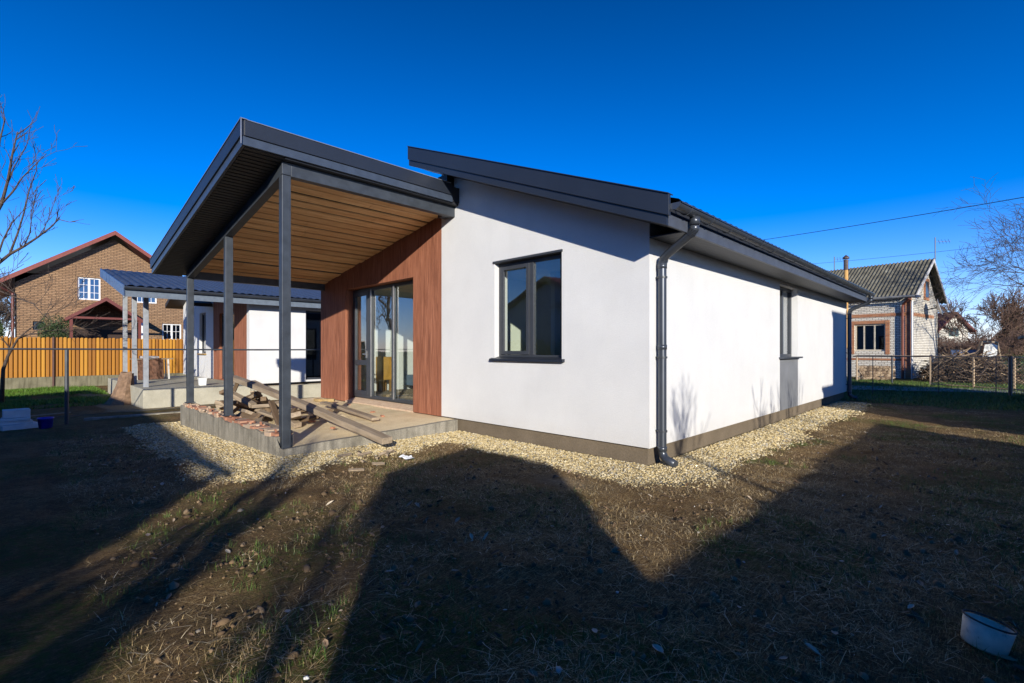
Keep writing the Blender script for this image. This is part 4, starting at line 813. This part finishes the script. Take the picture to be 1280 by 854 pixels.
for i_ in range(26):
    for j_ in range(5): p = P(1073+i_*1.65, d=22.8, z=.1+j_*.13); q.tube([p+Vector((0,0,random.uniform(-.03,.03))), p+e2*.4], random.uniform(.045,.075), 6)
q.build('logs', island('split_logs', [(0,(.10,.07,.05)), (.5,(.25,.18,.12)), (1,(.5,.4,.28))], .9), fw)
q = MB(); c_ = P(1238, 438, d=24); q.poly([P(1228, 447, d=24), P(1246, 447, d=24), P(1247, 432, d=24.2), P(1241, 429.5, d=24.2), P(1231, 431, d=24.2)], Vector((0,.12,0))); tag(q.build('leaning_sheet', simple('crumpled_white_sheet', (.6,.6,.55), .7, 0, .4, 6, .6)), 'crumpled whitish sheet leaning against a frame behind the chain-link fence', 'sheet')
q = MB(); q.beam(P(1221, 448, d=24.5), P(1227, 427, d=24.5), .12, .08); q.beam(P(1227, 427, d=24.5), P(1246, 428, d=24.5), .12, .08); q.beam(P(1246, 428, d=24.5), P(1250, 448, d=24.5), .1, .08); tag(q.build('timber_frame', M['oldwood']), 'grey timber frame standing around the crumpled white sheet', 'frame')
for u_, wd, lab in ((1197, .5, 'blue plastic crate behind the brush heap, left one'), (1216, .42, 'blue plastic crate behind the brush heap next to the timber frame')):
    p = P(u_, 441, d=25); c_ = thing('blue_crate', lab, 'crate', Vector((p.x, p.y, .7))); q = MB(); q.box(p.x-wd/2, p.x+wd/2, p.y-.25, p.y+.25, .0, 1.45); o = q.build('body', simple('faded_blue_plastic', (.09,.13,.24), .5), c_, bevel=.02); q = MB()
    for z_ in (.5, 1.0, 1.42): q.box(p.x-wd/2-.02, p.x+wd/2+.02, p.y-.27, p.y+.27, z_, z_+.04)
    q.build('rim', M['frame'], c_)
p = P(1296, d=13.3, z=0); ds = thing('dark_timber_shed', 'dark timber shed cut by the right edge of the view', 'shed', p)
MB().box(p.x-.2, p.x+1.6, p.y-.6, p.y+1, -.05, 1.75).build('wall', simple('tarred_boards', (.03,.024,.02), .8, 0, .3, 5, .4), ds); q = MB(); q.hexa([(p.x-.33,p.y-.8,1.75),(p.x+1.75,p.y-.8,2.0),(p.x+1.75,p.y+1.2,2.0),(p.x-.33,p.y+1.2,1.75)], [(p.x-.33,p.y-.8,1.82),(p.x+1.75,p.y-.8,2.07),(p.x+1.75,p.y+1.2,2.07),(p.x-.33,p.y+1.2,1.82)]); q.build('roof', M['oldwood'], ds)

# wires
def wire(a, b, sag, r, lab):
    pts = [a.lerp(b, t)+Vector((0,0,-sag*4*t*(1-t))) for t in np.linspace(0,1,24)]; tag(MB().tube(pts, r, 5, False).build('power_line', simple('black_cable', (.02,.02,.02), .6)), lab, 'cable')
wire(P(860, 313, d=34), P(1420, 222, d=15), .12, .014, 'upper black overhead cable running right over the grey house')
wire(P(960, 334, d=40), P(1340, 295, d=26), .15, .010, 'lower thin overhead cable touching the antenna')
wire(P(1176, 383.5, d=30), P(1262, 385, d=50), .1, .012, 'thin cable leaving the dish towards the distant house')

# ------------------------------------------------------------------ things on the terrace
def plank(a, b, wd, h, name, label, group=None, mat=None, roll=0):
    a, b = Vector(a), Vector(b); c_ = (a+b)/2; d = (b-a); L = d.length; q = MB(); n = 7; pts = []
    for i_ in range(n+1):
        t = i_/n-.5; k_ = 1+.06*random.uniform(-1,1); bow = .02*(1-4*t*t)*L*.3*random.uniform(.6,1); pts += [(t*L, -wd/2*k_, -h/2+bow), (t*L, wd/2*k_, -h/2+bow), (t*L, wd/2*k_, h/2+bow), (t*L, -wd/2*k_, h/2+bow)]
    fs = [(0,1,2,3), tuple(4*n+k_ for k_ in (3,2,1,0))]+[(4*i_+k_, 4*i_+(k_+1) % 4, 4*i_+4+(k_+1) % 4, 4*i_+4+k_) for i_ in range(n) for k_ in range(4)]
    q.add(pts, fs); o = q.build(name, mat or M['oldwood'], bevel=.006); o.location = c_; e = d.to_track_quat('X', 'Z').to_euler(); o.rotation_euler = e; o.rotation_euler.x += roll
    tag(o, label, 'timber', group); return o
random.seed(12)
plank((-6.02,3.62,.17), (-11.4,3.15,.86), .17, .09, 'long_beam', 'long weathered beam running from the wood pile over the terrace edge')
plank((-7.75,4.42,.22), (-10.3,4.62,.30), .15, .05, 'short_plank', 'shorter pale plank lying between the long beam and the glazing')
plank((-9.0,4.0,.2), (-11.6,3.6,.75), .14, .045, 'broad_plank', 'broad plank in the shade of the long beam, leaning on the wood pile')
for k in range(34):
    cx = random.uniform(-11.9, -8.3); t = math.exp(-((cx+10.4)/1.1)**2); cy = random.uniform(2.85, 3.8); cz = .2+random.random()*.42*t; L_ = random.uniform(.35, 1.3); a_ = random.gauss(.2, .6); dz = random.gauss(0, .13)*L_
    dx, dy = -math.cos(a_)*L_/2, math.sin(a_)*L_/2; 
    if cy-abs(dy) < 2.66: cy = 2.70+abs(dy)
    plank((cx-dx, cy-dy, max(.17, cz-dz)), (cx+dx, cy+dy, max(.17, cz+dz)), random.uniform(.07,.17), random.uniform(.025,.09), 'scrap_wood', 'weathered scrap wood piece in the heap on the terrace', 'scrap wood heaped on the terrace', mat=M['darkwood'] if random.random() < .5 else M['oldwood'], roll=random.gauss(0,.4))
plank((-8.9,2.83,.2), (-7.55,2.84,.19), .18, .05, 'board_by_post', 'flat grey board lying behind the brick course between the two nearest posts')
def brick(p, rz_, lab, m=None): q = MB().obox((0,0,.0325), .25, .12, .065); o = q.build('loose_brick', m or M['redbrick'], bevel=.006); o.location = p; o.rotation_euler = (0,0,rz_); tag(o, lab, 'brick'); return o
ylw = simple('yellow_brick', (.34,.24,.11), .9, 0, .3, 12, .5)
brick((-10.95,5.0,.18), .3, 'lower tan brick of the pair left of the glazed door', ylw); brick((-10.9,5.02,.246), .9, 'tan brick lying crosswise on another by the glazed door', ylw); brick((-11.75,5.15,.18), .1, 'tan brick lying alone near the far end of the brown wall', ylw)
for k, (u_, v_) in enumerate(((461,501), (440,534), (416,536), (436,507), (390,528), (466,516), (478,521))):
    p = P(u_, v_, z=.17); q = MB().obox((0,0,.015), .1*random.uniform(.5,1.2), .06, .03, (0,0,0)); o = q.build('brick_chip', M['redbrick'], bevel=.006); o.location = p; o.rotation_euler.z = k; tag(o, 'small red brick chip on the sandy terrace screed', 'brick chip', 'brick chips on the terrace')
for k in range(10):
    p = P(random.uniform(430, 500), random.uniform(562, 574) if k < 5 else random.uniform(563, 590), z=.02); q = MB().obox((0,0,.0), random.uniform(.08,.22), .035, .02, (random.random(), random.gauss(0,.2), random.random()*3)); o = q.build('wood_chip', M['oldwood']); o.location = p; tag(o, 'small wood scrap on the gravel by the terrace edge', 'wood scrap', 'wood scraps on the gravel')
# crumpled packet on the gravel
p = P(498, 573, z=.02); q = MB(); random.seed(4); g_ = [[(x_*.04+random.gauss(0,.006), y_*.035+random.gauss(0,.006), random.random()*.045) for x_ in range(5)] for y_ in range(5)]
q.add([c for r_ in g_ for c in r_], [(i_*5+j_, i_*5+j_+1, i_*5+j_+6, i_*5+j_+5) for i_ in range(4) for j_ in range(4)]); o = q.build('litter_wrapper', island('white_wrapper', [(0,(.7,.72,.75)), (1,(.7,.72,.75))], .4)); o.location = p; tag(o, 'crumpled white wrapper on the gravel in front of the terrace', 'litter')
# ------------------------------------------------------------------ things on the left
foam = simple('white_foam', (.62,.66,.68), .8, 0, .08, 10, .3)
p = G(22, 536); 
for k, (w_, d_, h_, z_, dx, dy, rz_, lab) in enumerate(((.62,.45,.11,0,0,.02,.25, 'wide lowest white foam board of the stack on the soil'), (.52,.4,.07,.112,-.03,-.04,.1, 'middle white foam block of the stack'), (.46,.4,.07,.184,.0,-.03,-.02, 'thin white foam block under the top one'), (.42,.34,.17,.257,-.01,-.02,.05, 'topmost thick white foam block of the stack'))):
    q = MB().obox((0,0,h_/2), d_, w_, h_); o = q.build('foam_block', foam, bevel=.012); o.location = p+Vector((dx,dy,z_)); o.rotation_euler.z = rz_; tag(o, lab, 'foam block')
p = G(57, 538); bb = thing('blue_bucket', 'blue plastic bucket standing on the dark soil', 'bucket', p); q = MB(); q.lathe([(.0,.0), (.10,.0), (.125,.24), (.132,.24), (.132,.27), (.12,.27), (.095,.015), (0,.015)], p, 24); q.build('body', simple('blue_plastic', (.015,.03,.45), .35), bb, smooth=True)
MB().tube([p+Vector((math.cos(t)*.136, .02+math.sin(t)*.03, .25-abs(math.sin(t))*.06)) for t in np.linspace(0, math.pi, 12)], .003, 4).build('handle', M['post'], bb)
p = P(253, 482, z=.18); wbk = thing('white_bucket', 'square white plastic tub on the pale slab of the twin house', 'tub', p); q = MB().hexa([p+Vector((-.10,-.10,0)), p+Vector((.10,-.10,0)), p+Vector((.10,.10,0)), p+Vector((-.10,.10,0))], [p+Vector((-.12,-.12,.25)), p+Vector((.12,-.12,.25)), p+Vector((.12,.12,.25)), p+Vector((-.12,.12,.25))]); q.build('body', simple('white_plastic', (.78,.8,.8), .4), wbk, bevel=.02); MB().obox(p+Vector((0,0,.262)), .26, .26, .025).build('lid', simple('white_plastic_lid', (.8,.8,.8), .4), wbk, bevel=.006)
p = P(286, 474, z=.18); MBx = MB(); MBx.obox((0,0,.06), .3, .2, .12); o = MBx.build('foam_block', foam, bevel=.01); o.location = p; tag(o, 'white foam piece on the twin house slab behind the middle post', 'foam block')
# stump beside the twin slab
p = G(152, 505); stp = thing('tree_stump', 'rough brown tree stump leaning at the corner of the twin house slab', 'stump', p); q = MB(); n = 12; rings = 8; vs = []; random.seed(9)
for i_ in range(rings):
    t = i_/(rings-1); r_ = .30-.13*t+.14*(1-t)**4
    for k in range(n): a_ = 2*math.pi*k/n; rr_ = r_*(1+.2*math.sin(a_*3+1)+.15*math.sin(a_*5)+random.uniform(-.08,.08)); vs.append((p.x+math.cos(a_)*rr_-.1*t, p.y+math.sin(a_)*rr_+.18*t, p.z-.05+t*1.15+(random.uniform(-.06,.06) if i_ == rings-1 else 0)))
q.add(vs, [(i_*n+k, i_*n+(k+1) % n, (i_+1)*n+(k+1) % n, (i_+1)*n+k) for i_ in range(rings-1) for k in range(n)]+[tuple((rings-1)*n+k for k in range(n))]); q.build('trunk', simple('stump_bark', (.22,.14,.09), .95, 0, .4, 7, .9), stp)
# work table with rags on the twin porch
p = P(190, d=20.8, z=.18); tb = thing('work_table', 'rough wooden work table with a brown rug hanging down on the twin porch', 'table', p)
MB().obox(p+Vector((0,0,.87)), .75, 1.35, .04, (0,0,.15)).build('tabletop', M['oldwood'], tb)
for a_, b_ in ((-.3,-.55), (.3,-.55), (.3,.55), (-.3,.55)): MB().beam(p+Vector((a_, b_, 0)), p+Vector((a_*.9, b_*.95, .85)), .06, .06, (1,0,0)).build('leg', simple('pale_leg', (.5,.5,.48), .7), tb)
q = MB(); gy = np.linspace(-.55, .35, 14); gz = np.linspace(.9, .02, 8); vs = []; random.seed(2)
for z_ in gz:
    for y_ in gy: vs.append((p.x+.40+.06*math.sin(y_*14)+random.gauss(0,.02)+(.9-z_)*.12, p.y+y_, p.z+z_+random.gauss(0,.012)))
q.add(vs, [(i_*14+j_, i_*14+j_+1, i_*14+j_+15, i_*14+j_+14) for i_ in range(7) for j_ in range(13)]); o = q.build('brown_rug', simple('brown_cloth', (.11,.055,.035), .95, 0, .5, 8, .6)); tag(o, 'dark brown rug hanging from the work table on the twin porch', 'rug')
q = MB().obox(p+Vector((.05,-.1,.94)), .4, .6, .1, (0,.05,.3)); tag(q.build('folded_cloth', simple('grey_cloth', (.42,.4,.42), .9, 0, .2, 9, .5), bevel=.03), 'folded grey cloth on top of the work table', 'cloth')
# ------------------------------------------------------------------ inside the house
p = Vector((-11.55, 7.0, .3)); yd = thing('yellow_cabinet', 'yellow wooden cabinet on legs seen through the terrace glazing', 'cabinet', p); MB().box(p.x-.55, p.x-.2, p.y-.1, p.y+.22, .62, 1.25).build('body', simple('yellow_wood', (.5,.27,.06), .5), yd, bevel=.01)
for a_ in (-.53, -.27): 
    for b_ in (-.08, .15): MB().box(p.x+a_, p.x+a_+.05, p.y+b_, p.y+b_+.05, .3, .618).build('leg', simple('cabinet_leg', (.3,.17,.06), .5), yd)
p = Vector((-11.75, 8.0, .3)); sf_ = thing('grey_blue_sofa', 'grey-blue sofa behind the right pane of the terrace glazing', 'sofa', p); MB().box(p.x-.3, p.x+.8, p.y-.2, p.y+.6, .42, .72).build('seat', simple('blue_grey_cloth', (.12,.17,.25), .9), sf_, bevel=.03); MB().box(p.x-.3, p.x+.8, p.y+.45, p.y+.6, .72, 1.15).build('backrest', simple('blue_grey_cloth_back', (.13,.18,.26), .9), sf_, bevel=.03)
# ------------------------------------------------------------------ old bucket bottom right
p = P(1229, 806); ob = thing('old_bucket', 'old pale enamel bucket with chipped dark rim lying tilted in the grass', 'bucket', p)
Mr = Euler((R(-9), R(10), 0)).to_matrix().to_4x4(); b = NB('chipped_enamel'); n = b.noise(b.coord(), 18, 6, .7); b.col(b.ramp(n, [(.3,(.06,.04,.03)), (.42,(.62,.55,.42)), (.7,(.78,.70,.55))])).set(.5)
q = MB(); q.lathe([(.0,0), (.08,0), (.086,.01), (.096,.118), (.091,.118), (.083,.02), (0,.015)], p+Vector((0,0,-.01)), 40, Mr); q.build('body', b.m, ob, smooth=True)
q = MB(); q.tube([p+Mr @ Vector((math.cos(t)*.096, math.sin(t)*.096, .118)) for t in np.linspace(0, 2*math.pi, 40)], .0045, 6); q.build('rim', simple('rusty_rim', (.05,.035,.03), .7, 0, .6, 30), ob)

# ------------------------------------------------------------------ gravel, grass, litter (uncountable)
def visible_cells(n, x0, x1, y0, y1):
    x = rng.uniform(x0, x1, n); y = rng.uniform(y0, y1, n); d = x*Fw[0]+y*Fw[1]; l = x*Rt[0]+y*Rt[1]; k = (d > .9) & (np.abs(l) < d*1.15+.3)
    return x[k], y[k], d[k]
ico = np.array([(0,0,1),(.9,0,.35),(.28,.85,.4),(-.75,.5,.35),(-.7,-.55,.4),(.3,-.85,.35),(.65,.5,-.5),(-.25,.8,-.5),(-.85,0,-.5),(-.25,-.8,-.5),(.65,-.5,-.5)])
icf = np.array([(0,1,2),(0,2,3),(0,3,4),(0,4,5),(0,5,1),(1,6,2),(2,6,7),(2,7,3),(3,7,8),(3,8,4),(4,8,9),(4,9,5),(5,9,10),(5,10,1),(1,10,6)])
def stones(name, x, y, size, mat, lift=.3, flat=.6):
    m = len(x); s_ = size*(.45+.5*rng.random(m)+1.1*rng.random(m)**5); a_ = rng.random(m)*6.28; sc = np.stack([s_, s_*rng.uniform(.6,1,m), s_*flat*rng.uniform(.6,1.1,m)], 1)
    v = ico[None]*sc[:,None,:]*(1+.22*rng.normal(size=(m,11,1))); c_, s2 = np.cos(a_), np.sin(a_); vx = v[:,:,0]*c_[:,None]-v[:,:,1]*s2[:,None]; vy = v[:,:,0]*s2[:,None]+v[:,:,1]*c_[:,None]
    tl = rng.normal(size=m)*.25; vz = v[:,:,2]+vx*tl[:,None]; V = np.stack([vx+x[:,None], vy+y[:,None], vz+(ground_z(x, y)+s_*flat*lift)[:,None]], -1).reshape(-1,3)
    F = (icf[None]+(np.arange(m)*11)[:,None,None]).reshape(-1,3); return npmesh(name, V, F, mat)
x, y, d = visible_cells(820000, -13.6, -1.5, 1.0, 16.2); hd = house_dist(x, y)
k = (rng.random(len(x)) < gravel_mask(x, y, True)**1.5*np.clip(7.5/d, .12, 1)**1.6*.8) & (hd > .0) ; x, y, d = x[k], y[k], d[k]
print('stones', len(x)); o = stones('gravel', x, y, .0105+.0012*np.clip(d-5, 0, 8), M['gravel']); tag(o, 'pale yellow crushed stone strip around the house', 'gravel', kind='stuff')
x, y, d = visible_cells(16000, -13, 2.5, .5, 11); k = rng.random(len(x)) < .10; x, y = x[k], y[k]; o = stones('pebbles', x, y, .004+.011*rng.random(len(x))**3, island('mixed_pebbles', [(0,(.12,.1,.08)), (.6,(.35,.31,.25)), (1,(.7,.7,.68))], .9)); tag(o, 'scattered pebbles in the bare soil', 'pebbles', kind='stuff')
x, y, d = visible_cells(90000, -13, 3, .4, 11); k = (rng.random(len(x)) < .55*(1-gravel_mask(x, y))*np.clip((fbm(x, y, .5, 61)-.4)*5, 0, 1)); x, y = x[k], y[k]; o = stones('soil_clods', x, y, .005+.020*rng.random(len(x))**4, island('soil_crumbs', [(0,(.09,.058,.034)), (.6,(.17,.112,.06)), (1,(.28,.2,.12))], .97), .2, .8); tag(o, 'crumbled clods of dark soil', 'soil', kind='stuff')
def blades(name, x, y, hgt, wid, mat, lean=.5, curl=.6):
    m = len(x); a_ = rng.random(m)*6.283; l_ = rng.random(m)*lean+.05; z = ground_z(x, y); dx, dy = np.cos(a_), np.sin(a_); px, py = -dy, dx; w_ = wid*(.6+.8*rng.random(m)); h = hgt*(.45+.9*rng.random(m))
    def pt(t, wf, sg): r_ = h*l_*t+h*curl*l_*t*t; return np.stack([x+dx*r_+px*w_*wf*sg, y+dy*r_+py*w_*wf*sg, z-.004+h*t*(1-.35*curl*l_*t)], -1)
    V = np.stack([pt(0,1,-1), pt(0,1,1), pt(.5,.8,1), pt(.5,.8,-1), pt(1,.12,1), pt(1,.12,-1)], 1).reshape(-1,3); b_ = np.arange(m)*6; F = np.concatenate([np.stack([b_, b_+1, b_+2, b_+3], 1), np.stack([b_+3, b_+2, b_+4, b_+5], 1)]); return npmesh(name, V, F, mat)
def clump(x, y, per, sp):
    xx = np.repeat(x, per)+rng.normal(size=len(x)*per)*sp; yy = np.repeat(y, per)+rng.normal(size=len(x)*per)*sp; return xx, yy
green = island('green_blades', [(0,(.045,.085,.015)), (.6,(.09,.16,.025)), (1,(.18,.23,.06))], .6, 5); straw = island('dry_straw', [(0,(.13,.085,.04)), (.5,(.36,.25,.11)), (.85,(.56,.42,.21)), (1,(.72,.62,.42))], .8, 5)
x, y, d = visible_cells(36000, -13, 3.2, .3, 16); gm = grass_mask(x, y); k = rng.random(len(x)) < gm*np.clip(4/d, .25, 1)*.75; x, y = clump(x[k], y[k], 9, .022); k = (gravel_mask(x, y) < .3); o = blades('green_grass', x[k], y[k], .055, .0016, green, .8); print('green', k.sum()); tag(o, 'patchy short green grass on the dark soil', 'grass', kind='stuff')
x, y, d = visible_cells(170000, -13, 3.2, .3, 16); den = np.clip((fbm(x, y, .7, 33)-.34)*4, 0, 1)*(1-.85*gravel_mask(x, y)); k = rng.random(len(x)) < den*np.clip(4.5/d, .3, 1)*.8; x, y = clump(x[k], y[k], 6, .03); k = house_dist(x, y) > .1; o = blades('dry_grass', x[k], y[k], .030, .0014, straw, 3.2, .5); print('dry', k.sum()); tag(o, 'thin dry straw coloured grass over the soil', 'dry grass', kind='stuff')
# lawns far left and far right
xl = rng.uniform(-33.8, -22, 60000); yl_ = rng.uniform(-3, 2.7, 60000); k = rng.random(60000) < np.clip((fbm(xl, yl_, 1.3, 22)-.33)*4, 0, 1); o = blades('lawn_grass', xl[k], yl_[k], .10, .007, island('lawn_blades', [(0,(.05,.11,.01)), (.6,(.09,.20,.015)), (1,(.15,.25,.03))], .6, 5), .7); tag(o, 'bright green grass strip along the orange fence', 'grass', kind='stuff')
xl = rng.uniform(-6, 4, 40000); yl_ = rng.uniform(16.5, 28, 40000); o = blades('lawn_grass', xl, yl_, .09, .006, green, .7); tag(o, 'green grass beyond the drive by the chain-link fence', 'grass', kind='stuff')
# long straws lying flat
x, y, d = visible_cells(90000, -12, 3, .5, 10); k = (rng.random(len(x)) < .5*np.clip(3/d, .15, 1)*(.25+.75*np.clip((fbm(x, y, .6, 71)-.4)*5, 0, 1)))&(gravel_mask(x, y)+.3 < rng.random(len(x))*1.3); x, y = x[k], y[k]; m = len(x); a_ = rng.random(m)*6.28; L_ = .025+.17*rng.random(m)**2.5; z = ground_z(x, y)+rng.uniform(.005,.03,m); dx, dy = np.cos(a_)*L_/2, np.sin(a_)*L_/2; w_ = .0013
bd = rng.normal(size=m)*.02
def sp3(t, s): return np.stack([x+dx*t-dy/L_*2*(s*w_+bd*(1-t*t)), y+dy*t+dx/L_*2*(s*w_+bd*(1-t*t)), z+.008*(1-t*t)+.0*t], -1)
V = np.stack([sp3(-1,-1), sp3(-1,1), sp3(0,1), sp3(0,-1), sp3(1,1), sp3(1,-1)], 1).reshape(-1,3); b_ = np.arange(m)*6; F = np.concatenate([np.stack([b_, b_+1, b_+2, b_+3], 1), np.stack([b_+3, b_+2, b_+4, b_+5], 1)]); o = npmesh('loose_straws', V, F, straw); tag(o, 'long dry stalks lying on the soil', 'straw', kind='stuff')
# fallen leaves
x, y, d = visible_cells(16000, -12, 3.2, .4, 11); den = np.clip((fbm(x, y, 1.1, 51)-.42)*5, .04, 1)*np.clip(2.6/d, .12, 1)*(1-.8*gravel_mask(x, y)); k = (rng.random(len(x)) < den*.55) & (house_dist(x, y) > .15); x, y = x[k], y[k]; m = len(x); print('leaves', m)
a_ = rng.random(m)*6.28; L_ = .010+.030*rng.random(m)**2; wl_ = L_*rng.uniform(.4,.65,m); z = ground_z(x, y)+.008; cu = rng.uniform(.1,.9,m); tz_ = rng.normal(size=m)*.4
def lp(u, v): 
    xx = u*L_; yy = v*wl_; zz = cu*wl_*abs(v)+.35*cu*L_*u*u+tz_*xx; return np.stack([x+xx*np.cos(a_)-yy*np.sin(a_), y+xx*np.sin(a_)+yy*np.cos(a_), z+zz+.004], -1)
V = np.stack([lp(-1,0), lp(-.45,-.8), lp(.3,-.9), lp(1,0), lp(.3,.9), lp(-.45,.8), lp(-.45,0), lp(.3,0)], 1).reshape(-1,3); b_ = (np.arange(m)*8)[:,None]
F = np.concatenate([b_+np.array([[0,1,6,6]]), b_+np.array([[1,2,7,6]]), b_+np.array([[2,3,7,7]]), b_+np.array([[6,7,4,5]]), b_+np.array([[0,6,5,5]]), b_+np.array([[7,3,4,4]])])
tri = F[:, 2] == F[:, 3]; V2 = V; me_f = [tuple(int(c) for c in (f[:3] if t else f)) for f, t in zip(F, tri)]
me = bpy.data.meshes.new('fallen_leaves'); me.from_pydata([tuple(v) for v in V2.tolist()], [], me_f); me.materials.append(island('brown_leaves', [(0,(.07,.04,.022)), (.5,(.17,.10,.055)), (.8,(.32,.21,.13)), (1,(.58,.50,.38))], .75)); o = bpy.data.objects.new('fallen_leaves', me); COL.objects.link(o); tag(o, 'curled brown leaves fallen on the soil', 'fallen leaves', kind='stuff')
